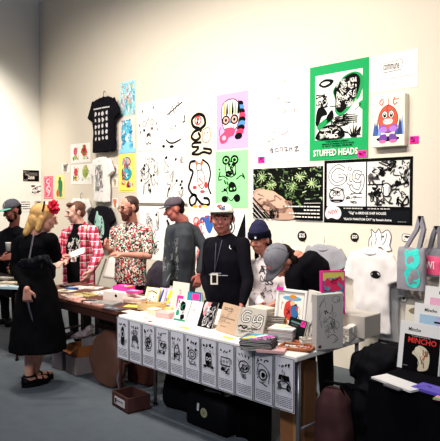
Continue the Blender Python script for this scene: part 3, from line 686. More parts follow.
# price bubbles and doodles
def bubble(cx, cy, r, st, label, tail=True):
    def f(a):
        a.ell(.5, .55, .46, .42, '#2a2828'); a.text(st, .5, .57, .38, '#f0ece6', 0, .6)
        if tail: a.poly([(.55, .2), (.8, .02), (.75, .3)], '#2a2828')
    y = WY-.004; p = W(cx, cy, y); s = r*(p-CAM).length/FPX*.97
    mb = MB(); pts = [(math.cos(2*PI*i/20)*s*.99, math.sin(2*PI*i/20)*s*.92+s*.06) for i in range(20)][::1]
    mb.prism(pts, 0, .001, mat('#2a2828', .8)); f(Art(mb, s*2.1, s*2.1, y=-.0004)); o = mb.build('price_bubble', loc=p); tag(o, label, 'price sign')
bubble(302, 236.5, 6, '$25', 'black hand-drawn price bubble reading $25 beside the grey T-shirt')
bubble(354.6, 237.6, 5, '$20', 'black hand-drawn price bubble reading $20 above the white pocket T-shirt')
def cut(name, label, cat, x0, yt, yb, x1, pts, draw, paper='#f2eee8'):
    y = WY-.006; a = W(x0, yt, y); b = W(x0, yb, y); c = W(x1, yt, y); w = c.x-a.x; h = a.z-b.z
    mb = MB(); mb.prism([((x-.5)*w, (z-.5)*h) for x, z in spline(pts, 3, True)], 0, .0015, mat(paper, .85, .02)); draw(Art(mb, w, h)); tag(mb.build(name, loc=((a.x+c.x)/2, y, (a.z+b.z)/2)), label, cat)
hp = [(.05, .15), (.04, .5), (.15, .7), (.12, .95), (.3, .8), (.45, .98), (.55, .8), (.8, .95), (.95, .7), (.9, .3), (.97, .1), (.7, .05), (.5, .2), (.25, .03)]
cut('paper_cutout', 'white paper cut-out of a drawn glove hand above the white pocket T-shirt', 'cut-out', 368.4, 228, 251, 392.4, hp, lambda a: (a.curve(hp, .035, '#4a4646', True), a.curve([(.3, .75), (.34, .5), (.28, .3)], .03, '#4a4646'), a.curve([(.55, .75), (.56, .5)], .03, '#4a4646'), a.curve([(.78, .8), (.72, .5), (.6, .3)], .03, '#4a4646'), a.line([(.2, .1), (.12, .4)], .03, '#8a8482'), a.ell(.62, .66, .05, .05, '#4a4646')))
sq = [(.05, .2), (.1, .9), (.6, .95), (.95, .8), (.9, .2), (.5, .05)]
cut('paper_tag', 'small drawn price tag left of the tote bag straps', 'price sign', 402, 233.6, 241.6, 411.4, sq, lambda a: (a.curve(sq, .06, K, True), a.scrib(171, .2, .3, .8, .75, 5, .07, K, .3)))
cut('paper_tag', 'small drawn price tag on the wall under the grey tote bag', 'price sign', 400, 293.6, 302, 407, sq, lambda a: (a.curve(sq, .08, K, True), a.scrib(172, .2, .3, .8, .75, 5, .09, K, .3)))
def d_sk(a):
    a.curve([(.5, .95), (.58, .86), (.5, .8), (.5, .7), (.1, .5), (.9, .48), (.5, .7)], .03, '#4a4646')
# tote bags
def tote(label, x0, x1, yt, yb, col, draw, Y, strap_px, seed=3, tilt=0.0):
    a = W(x0, yt, Y); b = W(x1, yt, Y); c = W(x0, yb, Y); cx = (a.x+b.x)/2; w = b.x-a.x; h = a.z-c.z
    root = empty('tote_bag', (cx, Y, c.z), label, 'bag'); bl = Blob()
    bl.loft([(V((cx, Y, a.z)), w*.47, .012), (V((cx, Y, a.z-.1*h)), w*.48, .03), (V((cx, Y, a.z-.5*h)), w*.49, .05), (V((cx, Y, c.z)), w*.5, .04)], V((1, 0, 0)), 24, .6)
    o = bl.build('bag_body', mat(col, .9, .08, 30), None, vox=.01, smooth=3, fold=.014, fscale=8, seed=seed)
    m3 = MB(); draw(Art(m3, w*.94, h, T(cx, Y-.3, c.z+h/2), y=0, step=.00012)); drape(m3, o, (0, 1, 0), .003); into(m3.build('print'), root); into(o, root)
    hk = W(strap_px[0], strap_px[1], Y); m = mat(col, .9, .12, 30)
    for k, dy in ((-1, .014), (1, -.014)):
        mb = MB(); p = [(cx-w*.24, Y+dy, a.z-.03), (hk.x-.03, Y+dy, (a.z+hk.z)/2+.02), (hk.x, Y+dy, hk.z), (hk.x+.03, Y+dy, (a.z+hk.z)/2+.02), (cx+w*.24, Y+dy, a.z-.03)]
        vs = []; fs = []
        for x, y_, z in p: vs += [(x-.018, y_-.003, z), (x+.018, y_-.003, z), (x+.018, y_+.003, z), (x-.018, y_+.003, z)]
        for i in range(4):
            for j in range(4): fs.append((i*4+j, i*4+(j+1) % 4, (i+1)*4+(j+1) % 4, (i+1)*4+j))
        mb.add(vs, fs, m); into(mb.build('strap'), root)
    return root
def d_teal(a):
    c = '#35c9bd'; g = '#8c8890'
    a.ell(.4, .86, .1, .08, c); a.ell(.72, .9, .1, .08, c); a.ell(.62, .72, .27, .22, c)
    a.blob([(.34, .4), (.5, .55), (.84, .5), (.9, .25), (.78, .1), (.48, .12), (.4, .3)], c)
def d_teal2(a):
    g = '#8c8890'; a.ell(.55, .7, .13, .11, g); a.blob([(.48, .3), (.6, .42), (.66, .3), (.6, .16), (.5, .2)], g); a.rect(.62, .2, .78, .23, g)
t1 = tote('grey tote bag with a turquoise bear shape print, hanging by its straps', 397.6, 426.4, 246, 289, '#8c8890', d_teal, WY-.2, (420.6, 216))
o = [c for c in t1.children if c.name.startswith('bag_body')][0]
m3 = MB(); a_ = W(397.6, 246, WY-.2); b_ = W(426.4, 246, WY-.2); c_ = W(397.6, 289, WY-.2)
o2 = o.copy(); o2.data = o.data.copy(); o2.data.transform(T(t1.location))
d_teal2(Art(m3, (b_.x-a_.x)*.94, a_.z-c_.z, T((a_.x+b_.x)/2, WY-.5, (a_.z+c_.z)/2), y=0, step=.00012)); drape(m3, o2, (0, 1, 0), .005); into(m3.build('print'), t1); bpy.data.objects.remove(o2)
def d_m(a): a.rect(.02, .05, .98, .75, '#e0527a'); a.text('M', .3, .45, .4, '#f4ece8', 0, .4); a.text('W', .75, .45, .4, '#f4ece8', 0, .4); a.rect(.02, .03, .98, .14, '#f0d0d8')
def d_m_(a): a.grid(.12, .1, .88, .72, '#e0527a')
t2 = tote('grey tote bag with a pink panel at the right, behind the turquoise bear tote', 424, 446, 247, 276, '#77747c', d_m_, WY-.09, (437, 226))
o = [c for c in t2.children if c.name.startswith('bag_body')][0]
o2 = o.copy(); o2.data = o.data.copy(); o2.data.transform(T(t2.location)); m3 = MB(); a_ = W(424, 247, WY-.09); b_ = W(446, 247, WY-.09); c_ = W(424, 276, WY-.09)
A_ = Art(m3, (b_.x-a_.x)*.94, a_.z-c_.z, T((a_.x+b_.x)/2, WY-.39, (a_.z+c_.z)/2), y=0, step=.00012); A_.text('IWI', .36, .42, .26, '#f4ece8', 0, .5); drape(m3, o2, (0, 1, 0), .005); into(m3.build('lettering'), t2); bpy.data.objects.remove(o2)
# ---------------------------------------------------------------- tables
FLc = AZ(118, 315); FRc = AZ(296.5, 357)
TDIR = (FRc-FLc); TDIR.z = 0; TL = TDIR.length; TYAW = math.atan2(TDIR.y, TDIR.x)
blackm = mat('#131217', .85, .1, 20); whitem = mat('#ece7e0', .6, .03, 15); chrome = mat('#8d8d92', .35, .05, 10, metal=.8)
cartonm = mat('#8a5a36', .85, .1, 12); brownm = mat('#4d2a1f', .6, .15, 8)
TOPD = .76
def table(name, label, x0, y0, L, Dp, yaw, topm, legm, edge=None, legs=True, zt=TZ, th=.035):
    root = empty(name, (x0, y0, 0), label, 'table', rz=yaw)
    MB().box((L/2, Dp/2, zt-th/2), (L, Dp, th), topm, bev=.006).build('table_top', root)
    if edge: MB().box((L/2, .03, zt-th-.035), (L-.04, .02, .07), edge).build('apron', root)
    if legs:
        for x in (.12, L-.03):
            for y in (.28 if x == .12 else .06, Dp-.06):
                mb = MB(); mb.tube([(x, y, zt-th), (x, y, .015)], .014, legm); mb.lathe([(.018, 0), (.018, .02)], mat('#222', .7), 10, T(x, y, 0)); mb.build('leg', root, True)
            MB().tube([(x, .28 if x == .12 else .06, .3), (x, Dp-.06, .3)], .009, legm).build('crossbar', root, True)
    return root
table('folding_table', 'white-topped folding table with a row of black and white posters along its front', FLc.x, FLc.y, TL, TOPD, TYAW, whitem, chrome)
t2 = AZ(118.5, 312)
table('trestle_table', 'brown-edged table covered in leaflets beside the woman in black', t2.x-1.75, t2.y+.0, 1.72, .7, 0, mat('#5a3326', .55, .15, 6), brownm, mat('#3f2119', .6, .1, 6))
table('side_table', 'dark table end with bottles and zines at the far left', t2.x-3.7, 2.72, 1.9, .5, 0, mat('#2a2024', .6, .1, 6), brownm, mat('#201618', .6))
c4 = AZ(369, 381); t4 = empty('black_cloth_table', (c4.x, c4.y, 0), 'table under a black cloth at the right, holding the magazines', 'table')
MB().box((.75, .3, TZ-.015), (1.5, .6, .03), mat('#1d1a1f', .9)).build('table_top', t4)
bl = MB(); R = []
for z, g in ((0, .03), (.25, .022), (.5, .012), (.7, .004), (.752, 0)):
    ring = []
    for side in range(4):
        for i in range(16):
            t = i/16; x, y = [(t*1.5, 0), (1.5, t*.6), (1.5-t*1.5, .6), (0, .6-t*.6)][side]
            q = 1+.5*math.sin(i*PI/2+side); nx, ny = [(0, -1), (1, 0), (0, 1), (-1, 0)][side]
            ring.append((x+nx*(g*q+.004), y+ny*(g*q+.004), z+.001))
    R.append(ring)
bl.rings(R, mat('#15131a', .95, .1, 20), cap=False); bl.box((.75, .3, TZ+.002), (1.508, .608, .004), mat('#15131a', .95, .1, 20))
tb = bl.build('tablecloth', loc=(c4.x, c4.y, .002)); tag(tb, 'black cloth hanging to the floor over the magazine table', 'tablecloth')
TZ4 = TZ+.008

# posters hung along the table front
n = 11; pw = TL/n; ph = .325
glyph = [
 lambda a: (a.blob([(.4, .75), (.6, .78), (.66, .5), (.6, .36), (.4, .36), (.36, .5)], '#2a2a2c'), a.oval(.5, .62, .1, .07, '#dad9dc', .03)),
 lambda a: (a.oval(.5, .72, .16, .06, K, .04), a.blob([(.3, .64), (.7, .64), (.74, .5), (.5, .54), (.26, .5)], '#3a3a3c'), a.curve([(.3, .5), (.24, .38), (.36, .4)], .05, K), a.curve([(.7, .5), (.78, .38), (.64, .4)], .05, K)),
 lambda a: (a.oval(.5, .56, .26, .12, K, .04), a.scrib(302, .3, .44, .7, .7, 12, .03, K, .3), a.ell(.4, .6, .05, .02, K), a.ell(.6, .6, .05, .02, K), a.curve([(.3, .42), (.5, .38), (.7, .42)], .04, K)),
 lambda a: (a.frame(.26, .48, .74, .7, K, .04), a.oval(.5, .6, .12, .05, K, .04), a.ell(.36, .44, .08, .03, K), a.ell(.64, .44, .08, .03, K), a.scrib(303, .28, .4, .72, .66, 8, .025, K, .3)),
 lambda a: (a.curve([(.34, .36), (.34, .6), (.5, .7), (.66, .6), (.66, .36)], .05, K), a.curve([(.34, .5), (.66, .5)], .03, K), a.scrib(304, .36, .38, .64, .6, 8, .025, K, .3), a.oval(.5, .66, .1, .04, K, .03)),
 lambda a: (a.oval(.5, .58, .24, .1, K, .05), a.oval(.5, .58, .12, .05, K, .04), a.ell(.26, .7, .08, .03, K), a.ell(.74, .7, .08, .03, K), a.curve([(.3, .44), (.4, .38), (.6, .38), (.7, .44)], .05, K)),
 lambda a: (a.blob([(.36, .7), (.64, .7), (.7, .56), (.6, .42), (.4, .42), (.3, .56)], K), a.oval(.42, .58, .07, .03, '#e9e6e4', .03), a.oval(.6, .58, .07, .03, '#e9e6e4', .03), a.ell(.3, .42, .1, .03, K), a.ell(.72, .42, .1, .03, K)),
 lambda a: (a.frame(.24, .54, .76, .7, K, .05), a.text('o o', .5, .62, .05, K), a.curve([(.3, .5), (.5, .42), (.7, .5)], .05, K), a.scrib(305, .26, .38, .74, .5, 8, .03, K, .3)),
 lambda a: (a.oval(.5, .62, .28, .11, K, .05), a.scrib(306, .3, .54, .7, .7, 8, .03, K, .3), a.text('8S', .52, .43, .09, K, .1, .5)),
 lambda a: (a.oval(.48, .56, .2, .1, K, .06), a.ell(.5, .56, .1, .05, K), a.curve([(.2, .62), (.3, .76), (.6, .72), (.8, .6), (.78, .42)], .035, K), a.line([(.3, .42), (.7, .36)], .04, K)),
 lambda a: (a.poly([(.26, .66), (.74, .66), (.78, .56), (.22, .56)], K), a.oval(.5, .48, .26, .07, K, .05), a.blob([(.2, .46), (.34, .5), (.4, .4), (.26, .38)], '#3a3a3c'), a.blob([(.66, .5), (.84, .48), (.78, .38), (.62, .4)], K)),
]
desc = ['a dark bottle shape', 'a hatted figure with spread legs', 'a scribbled round face', 'a square boxy robot face', 'an arched hooded figure', 'a ringed eye between two dots', 'a black mask with two pale eyes', 'two small framed circles', 'a wide oval over curling letters', 'a swirling ringed blot', 'a flat black hat over an oval']
pos = ['leftmost of the row', 'second from the left', 'third from the left', 'fourth from the left', 'fifth from the left', 'middle of the row', 'seventh from the left', 'eighth from the left', 'third from the right end', 'second from the right end', 'at the right end']
for i in range(n):
    w = pw*.97; c = FLc + TDIR.normalized()*(pw*(i+.5)); M = T(c.x, c.y, TZ-.012-ph/2) @ Rz(TYAW) @ T(0, -.0125 - .0015*(i % 2), 0)
    mb = MB(); mb.box((0, 0, 0), (w, .0014, ph), mat('#d2d0d6', .8, .03, 20)); a = Art(mb, w, ph)
    a.rect(.1, .05, .93, .29, '#24242c')
    for k in range(6): a.smallprint(320+i*7+k, .13, .9, .08+.035*k, .03, '#50505c', 9)
    a.frame(.05, .02, .97, .985, '#2e2c32', .035)
    for k in range(4):
        r = random.Random(i*11+k); x = .2+.17*k+r.uniform(-.03, .03); y = .83+r.uniform(-.02, .03)
        a.curve([(x+r.uniform(-.02, .1), y+r.uniform(-.03, .04)) for _ in range(4)], r.uniform(.035, .06), K, closed=r.random() < .4)
    glyph[i](a); a.scrib(700+i, .16, .36, .86, .78, 9, .016, ['#4a484e', '#6a686e'], .16); tag(mb.build('hanging_poster', M=M), 'table-front poster of ' + desc[i] + ', ' + pos[i], 'poster')

# ---------------------------------------------------------------- helpers for goods on the tables
pagem = mat('#e6ddce', .85, .08, 60)
def stand(name, label, cat, L, Rr, hpx, t, lean, cover, draw=None, z=TZ, group=None, pages=True, w=None):
    A = AZ(L[0], L[1], z+.002); B = AZ(Rr[0], Rr[1], z+.002); d = B-A; ww = w or d.length; yaw = math.atan2(d.y, d.x); dep = (A-CAM).dot(FW); h = hpx*dep/FPX
    zmin = t*math.sin(lean)
    M = T(A.x, A.y, z+.002) @ Rz(yaw) @ Rx(-lean) @ T(ww/2, 0, 0)
    root = empty(name, (A.x, A.y, z), label, cat, group, M=M)
    cm = mat(cover, .6, .04, 30)
    if pages: MB().box((0, t/2, h/2), (ww*.97, t*.7, h*.97), pagem).build('page_block', root)
    mb = MB(); mb.box((0, t*.08, h/2), (ww, t*.16, h), cm); mb.box((0, t*.92, h/2), (ww, t*.16, h), cm); mb.box((-ww/2+.001, t/2, h/2), (.002, t, h), cm)
    if not pages: mb = MB(); mb.box((0, t/2, h/2), (ww, t, h), cm)
    if draw: draw(Art(mb, ww, h, T(0, 0, h/2)))
    mb.build('cover' if pages else 'board', root)
    return root
def flat(name, label, cat, px, py, w, d, h, yaw, col, draw=None, z=TZ, group=None, bev=0, rough=.6):
    """thin thing lying flat; artwork on its top"""
    P = AZ(px, py, z); mb = MB(); mb.box((0, 0, h/2), (w, d, h), mat(col, rough, .05, 30), bev=bev)
    if draw: draw(Art(mb, w, d, T(0, 0, h) @ Rx(-PI/2), y=-.0005))
    o = mb.build(name, loc=(P.x, P.y, z+.0012)); o.rotation_euler = (0, 0, yaw); tag(o, label, cat, group); return o
def pile(name, label, cat, group, px, py, w, d, t, n, yaw, cols, top=None, toplabel=None, z=TZ, seed=1):
    """every item of the pile is an object of its own"""
    r = random.Random(seed); P = AZ(px, py, z); first = {}
    for i in range(n):
        c = cols[i % len(cols)]; last = i == n-1 and top
        loc = (P.x+r.uniform(-.006, .006), P.y+r.uniform(-.006, .006), z+.0012+i*(t+.0006)); ya = yaw+r.uniform(-.07, .07)
        if last or c not in first:
            root = empty(name, loc, (toplabel if last and toplabel else label), cat, group if not (last and toplabel) else None, ya)
            MB().box((0, 0, t/2), (w*.97, d*.97, t*.6), pagem).build('page_block', root)
            mb = MB(); m = mat(c, .6, .08, 30)
            mb.box((0, 0, t*.1), (w, d, t*.18), m); mb.box((0, 0, t*.9), (w, d, t*.18), m); mb.box((-w/2, 0, t/2), (.002, d, t), m)
            if last: top(Art(mb, w, d, T(0, 0, t) @ Rx(-PI/2), y=-.0005))
            mb.build('cover', root)
            if not last: first[c] = root
        else:
            o = copy_tree(first[c]); o.location = loc; o.rotation_euler = (0, 0, ya)
# ---- white-topped table, left to right
def d_y(a): a.rect(.04, .04, .96, .96, '#efe6ec'); a.rect(.1, .1, .9, .86, '#f1e08a'); a.poly([(.2, .1), (.75, .1), (.85, .6), (.4, .7)], '#efece6'); a.curve([(.2, .72), (.5, .78), (.85, .66)], .06, '#2b3a7c'); a.scrib(201, .3, .15, .7, .55, 5, .03, K)
stand('book', 'yellow and white framed book upright in the row above the wooden crate', 'book', (143, 303), (156.5, 305), 17, .014, .35, '#e6d64e', d_y)
def d_b(a): a.rect(.08, .1, .92, .9, '#e9e2f0'); a.poly([(.2, .1), (.5, .1), (.8, .9), (.5, .9)], '#3c4aa8')
stand('book', 'lilac book with a slanting blue stripe, right of the yellow framed book', 'book', (156.8, 304), (163, 305), 17, .012, .3, '#cdbfe6', d_b)
def d_yb(a): a.poly([(.15, .08), (.6, .08), (.85, .92), (.4, .92)], '#f0df2e'); a.scrib(203, .2, .1, .8, .4, 4, .05, '#5a4a8a')
stand('book', 'lilac book with a bright yellow stripe, beside the blue striped one', 'book', (163.6, 304.6), (171.4, 306), 17, .012, .3, '#cdbfe6', d_yb)
def d_cb(a): a.scrib(204, .35, .35, .65, .75, 4, .025, ['#cdb9aa', '#b8a498'], .3)
stand('display_card', 'tall plain cream card standing at the back of the white table', 'card', (171, 309), (187, 312), 28, .006, .12, '#efdcc8', d_cb, pages=False)
def d_t(a): a.rect(.05, .04, .95, .96, '#eeebe4'); a.blob([(.3, .9), (.6, .86), (.7, .6), (.5, .5), (.3, .6)], K); a.blob([(.5, .3), (.75, .34), (.8, .16), (.55, .12)], K); a.blob([(.1, .5), (.3, .46), (.34, .3), (.12, .26)], '#1f8a6a'); a.rect(.05, .04, .95, .12, '#1f8a6a'); a.rect(.05, .8, .16, .96, '#1f8a6a'); a.scrib(205, .2, .2, .8, .8, 8, .03, [K, '#1f8a6a'])
stand('book', 'white book with black and teal shapes, leaning left of the plain white book', 'book', (172.5, 320.5), (185, 323), 23, .016, .42, '#dfe8e0', d_t)
stand('book', 'plain white book leaning between the teal and the pink black ones', 'book', (185.6, 323.2), (196.8, 325.6), 24, .014, .42, '#f0ece6', lambda a: a.scrib(206, .3, .4, .6, .7, 4, .02, '#a8a29c'))
def d_pb(a): a.rect(.04, .04, .96, .96, '#26222a'); a.blob([(.2, .95), (.5, .85), (.45, .5), (.2, .5), (.1, .75)], '#f0c8c8'); a.poly([(.35, .95), (.6, .95), (.3, .4), (.15, .5)], '#d98a8a'); a.scrib(207, .3, .05, .95, .9, 18, .04, ['#e9e4e0', K, '#8a8488'], .25)
stand('book', 'black and white book with pink corner, left of the open sketchbook', 'book', (197.2, 325.8), (211, 329), 27, .018, .38, '#2a262c', d_pb)
def box_open(name, label, cat, px, py, w, d, h, yaw, col, t=.012, z=TZ, inner=None):
    P = AZ(px, py, z); mb = MB(); m = mat(col, .8, .12, 18)
    mb.box((0, 0, t/2), (w, d, t), m)
    for s in (-1, 1): mb.box((s*(w-t)/2, 0, h/2+t/2), (t, d, h-t), m); mb.box((0, s*(d-t)/2, h/2+t/2), (w-2*t, t, h-t), m)
    o = mb.build(name, loc=(P.x, P.y, z+.0012)); o.rotation_euler = (0, 0, yaw); return tag(o, label, cat)
box_open('wooden_crate', 'low open pale wooden crate in front of the yellow framed book', 'crate', 152, 309.6, .2, .14, .055, TYAW+.3, '#cfae7a')
flat('notebook', 'long yellowish notebook lying right of the pale wooden crate', 'notebook', 163, 309.5, .17, .06, .02, TYAW+.5, '#d8c07e')
flat('gift_box', 'small pale pink box lying before the plain cream card', 'box', 165.5, 317.6, .14, .08, .045, TYAW+.15, '#eab3ae', lambda a: a.scrib(210, .2, .2, .8, .8, 3, .04, '#f4d8d2'), bev=.004)
flat('gift_box', 'small cream box left of the pale pink box', 'box', 154.5, 314.6, .1, .08, .05, TYAW+.1, '#ead6bc', bev=.004)
for px, py, c, lb, yw in ((131, 312, '#efe6da', 'cream leaflet at the left end of the white table', .1), (140, 315.5, '#f3eee8', 'white leaflet behind the red speck at the table edge', -.1), (148, 318.3, '#eadfce', 'pinkish leaflet before the small cream box', .2), (160, 321.3, '#f1ece8', 'white leaflet before the pale pink box, near the table edge', .05)):
    flat('leaflet', lb, 'leaflet', px, py, .13, .09, .003, TYAW+yw, c, lambda a, s=int(px): a.scrib(s, .1, .1, .9, .9, 5, .02, ['#b8a49c', '#d8a8a0', '#8a8480'], .3))
flat('badge', 'small red badge on the front edge of the white table', 'badge', 150, 321.8, .03, .02, .004, 0, '#d23a48')
flat('price_note', 'yellow paper note on the table edge before the plain white book', 'note', 184.5, 328, .085, .035, .003, TYAW, '#e9dd4e', lambda a: a.smallprint(3, .2, .8, .5, .03, '#a8983a', 4))
flat('price_note', 'yellow paper note on the table edge before the open sketchbook', 'note', 228, 338, .085, .035, .003, TYAW, '#f0e05a', lambda a: a.smallprint(4, .2, .8, .5, .03, '#a8983a', 4))
def d_bk(a): a.rect(.3, .2, .9, .8, '#e02a8a'); a.scrib(212, .4, .3, .8, .7, 3, .04, '#8a1458')
stand('book', 'dark blue book with a hot pink sticker, behind the leaning books', 'book', (186, 312), (199.5, 314), 21, .02, .15, '#1f5a86', lambda a: (a.rect(.05, .6, .95, .95, '#2a86a8'), a.rect(.36, .62, .86, .92, '#e02a8a')))
stand('price_card', 'hot pink card standing behind the teal and black book', 'card', (175, 314), (181, 315), 19, .003, .2, '#e8309a', pages=False)
# open sketchbook
A = AZ(211.5, 331); B = AZ(258, 342); yw = math.atan2((B-A).y, (B-A).x); wS = (B-A).length; hS = 29*(A-CAM).dot(FW)/FPX
M = T((A+B)/2) @ Rz(yw); M.translation.z = TZ+.003
sk = empty('open_sketchbook', (0, 0, 0), 'open sketchbook with a tan notes page and looping grey Gig lettering', 'book', M=M)
for s in (-1, 1):
    Mp = Rz(s*.16) @ Rx(-.36) @ T(s*wS/4, 0, hS/2)
    mb = MB(); mb.box((0, .006, 0), (wS/2, .012, hS), mat('#c9a98c' if s < 0 else '#bdb4a8', .8, .06, 20)); a = Art(mb, wS/2, hS)
    if s < 0:
        a.smallprint(221, .15, .6, .84, .035, '#6a5548', 4); a.smallprint(222, .15, .4, .78, .03, '#6a5548', 3); a.smallprint(223, .12, .85, .5, .03, '#7a6252', 7); a.smallprint(224, .2, .7, .36, .02, '#8a7262', 5); a.smallprint(225, .2, .5, .2, .02, '#8a7262', 4); a.scrib(226, .1, .1, .9, .9, 5, .012, '#9a8070', .2)
    else:
        for c, t in ((K, .085), ('#e2dcd2', .04)):
            a.curve([(.46, .84), (.3, .88), (.16, .72), (.22, .54), (.42, .56), (.44, .68), (.32, .68)], t, c); a.curve([(.62, .74), (.58, .56), (.68, .58)], t, c); a.curve([(.9, .74), (.76, .78), (.72, .6), (.86, .6), (.9, .72), (.88, .46), (.76, .36), (.6, .4)], t, c)
        a.curve([(.1, .34), (.2, .38), (.3, .3), (.4, .36)], .05, K); a.smallprint(227, .12, .7, .22, .03, '#5a544e', 6); a.scrib(228, .1, .1, .9, .4, 5, .02, '#5a544e', .2)
    mb.build('page', sk, M=Mp)
pile('zine', 'one of the grey-brown zines in the tall pile behind the rainbow-topped pile', 'zine', 'grey-brown zines piled behind the rainbow zine', 272, 332, .2, .15, .011, 10, TYAW+.5, ['#7a6a62', '#4f4542', '#8d8076', '#3c3434'], lambda a: a.scrib(231, .05, .05, .95, .95, 12, .03, ['#d8d0c6', '#2c2828', '#a8988a'], .25), 'grey-brown zine with pale drawing, topmost of the tall pile', seed=3)
pile('zine', 'one of the beige zines in the pile at the back, behind the sketchbook', 'zine', 'beige zines piled behind the sketchbook', 262, 322, .18, .13, .012, 9, TYAW-.1, ['#b8aa96', '#8a7c6c', '#d0c4b2'], seed=4)
def d_rb(a):
    a.poly([(.0, .1), (.35, .0), (.75, 1), (.2, 1)], '#3f9fc8'); a.poly([(.3, .0), (.6, .1), (.95, .9), (.7, 1)], '#c85aa8'); a.poly([(.25, .3), (.4, .3), (.7, .9), (.5, .9)], '#f2e6f0'); a.blob([(.05, .1), (.2, .06), (.4, .5), (.25, .6)], '#f0d84a'); a.scrib(232, .5, .05, .98, .95, 14, .03, [K, '#5a3a6a', '#e6b0d0'], .2)
pile('zine', 'one of the dark zines in the rainbow-topped pile at the table edge', 'zine', 'dark zines under the rainbow zine', 259, 348.4, .2, .16, .008, 8, TYAW+.45, ['#3d3b40', '#57525a', '#2c2a30'], d_rb, 'rainbow-coloured zine topmost of the pile beside the sketchbook', seed=5)
def d_yw(a): a.rect(.0, .0, 1, 1, '#e9e2d8'); a.blob([(.1, .6), (.4, .9), (.8, .8), (.9, .4), (.5, .3)], '#f0eaa8'); a.blob([(.5, .5), (.7, .7), (.92, .5), (.7, .3)], '#e0a8cc')
pile('zine', 'one of the pastel zines in the square pile before the framed picture', 'zine', 'pastel zines in the square pile', 284, 340.5, .17, .15, .009, 9, TYAW+.3, ['#e2d8cc', '#8fa0b8', '#c8a8a8', '#3f5a70'], d_yw, 'pastel yellow and pink zine, topmost of the square pile', seed=6)
flat('zine', 'pinkish zine lying at the table corner beside the badge trays', 'zine', 272, 351, .17, .12, .016, TYAW+.5, '#d8a8a4', lambda a: a.scrib(233, .05, .05, .95, .95, 12, .025, ['#f0e4de', '#b86a6a', '#6a5450'], .25))
def tray(px, py, w, d, yaw, label, seed):
    P = AZ(px, py, TZ); root = empty('badge_tray', (P.x, P.y, TZ+.001), label, 'tray', rz=yaw); mb = MB(); m = mat('#a8623a', .8, .2, 60, .3)
    mb.box((0, 0, .004), (w, d, .008), m)
    for s in (-1, 1): mb.tube([(s*w/2, -d/2, .014), (s*w/2, d/2, .014)], .009, m); mb.tube([(-w/2, s*d/2, .014), (w/2, s*d/2, .014)], .009, m)
    mb.build('basket', root, True); return root, P
r = random.Random(9)
for px, py, w, d, yaw, lb, nm in ((297, 349, .2, .12, TYAW+.35, 'brown wicker tray of badges on the right front corner of the white table', 14), (303, 343, .12, .08, TYAW+.1, 'small reddish tray behind the larger wicker badge tray', 5)):
    root, P = tray(px, py, w, d, yaw, lb, 1)
    for k in range(nm):
        x = -w/2+.025+(w-.05)*((k % 7)/6.0 if nm > 6 else k/4.0); y = (-.025 if k < 7 else .02) if nm > 6 else 0
        q = V((x+r.uniform(-.006, .006), y+r.uniform(-.008, .008), 0)); q.rotate(Matrix.Rotation(yaw, 3, 'Z'))
        mb = MB(); c = r.choice(['#e9e4dc', '#d8d0c6', '#2a2628', '#c8606a']); mb.lathe([(.011, 0), (.012, .003), (.009, .006), (.001, .007)], mat(c, .3), 12); a = Art(mb, .016, .016, T(0, 0, .0062) @ Rx(-PI/2)); a.ell(.5, .5, .3, .3, K if c[1] in 'ed' else '#efeae4'); o = mb.build('button_badge', loc=(P.x+q.x, P.y+q.y, TZ+.0105))
        tag(o, 'tiny round badge lying in the %s wicker tray' % ('brown' if nm > 6 else 'small reddish'), 'badge', 'badges in the %s tray' % ('brown wicker' if nm > 6 else 'small reddish'))
# framed picture, black book, portfolio
A = AZ(272.5, 333); B = AZ(303, 338.5); yw = math.atan2((B-A).y, (B-A).x); w = (B-A).length; h = 45*(A-CAM).dot(FW)/FPX; M = T((A+B)/2) @ Rz(yw) @ Rx(-.16); M.translation.z = TZ+.006
fr = empty('framed_picture', (0, 0, 0), 'white framed drawing of a person in a wide blue hat, standing on the table', 'picture', M=M)
mb = MB(); m = mat('#efebe6', .5, .02)
for s in (-1, 1): mb.box((s*(w/2-.009), .01, h/2), (.018, .02, h), m, bev=.003); mb.box((0, .01, h/2+s*(h/2-.009)), (w-.036, .02, .018), m, bev=.003)
mb.build('frame', fr); mb = MB(); mb.box((0, .012, h/2), (w-.03, .004, h-.03), mat('#f0e9dc', .7)); a = Art(mb, w-.036, h-.036, T(0, .01, h/2))
a.frame(.03, .02, .97, .98, '#8a7c70', .015); a.ell(.52, .84, .36, .06, '#6fa6c4'); a.ell(.55, .88, .14, .05, '#d8862f'); a.blob([(.3, .72), (.5, .78), (.6, .6), (.5, .3), (.3, .36), (.24, .5)], '#d23a30'); a.blob([(.5, .62), (.72, .7), (.8, .4), (.6, .3)], '#2f6aa0'); a.ell(.55, .72, .09, .07, '#e9b890'); a.blob([(.2, .3), (.4, .34), (.36, .16), (.2, .14)], '#d8a03a'); a.blob([(.5, .28), (.7, .3), (.74, .12), (.52, .12)], '#e0c8a8'); a.line([(.1, .3), (.4, .12)], .03, '#3f9a58'); a.scrib(241, .15, .1, .85, .8, 12, .02, ['#2a2a2c', '#d23a30', '#d8a03a'], .15)
mb.build('drawing', fr)
mb = MB(); mb.box((-w/2+.03, -.0035, h-.004), (.055, .004, .022), mat('#e8219c', .6)); mb.build('price_label', fr)
def d_bb(a): a.smallprint(242, .15, .8, .82, .06, '#5a7a78', 8); a.smallprint(243, .2, .6, .7, .03, '#4a5a5c', 6); a.scrib(244, .2, .3, .5, .5, 3, .02, '#4a5a5c'); a.rect(.72, .72, .98, .96, '#e8309a'); a.scrib(245, .76, .76, .94, .92, 3, .02, '#8a1458', .4)
stand('book', 'black book with a hot pink sticker on its corner, before the framed picture', 'book', (284.5, 338.5), (301, 345), 23, .016, .3, '#23292b', d_bb)
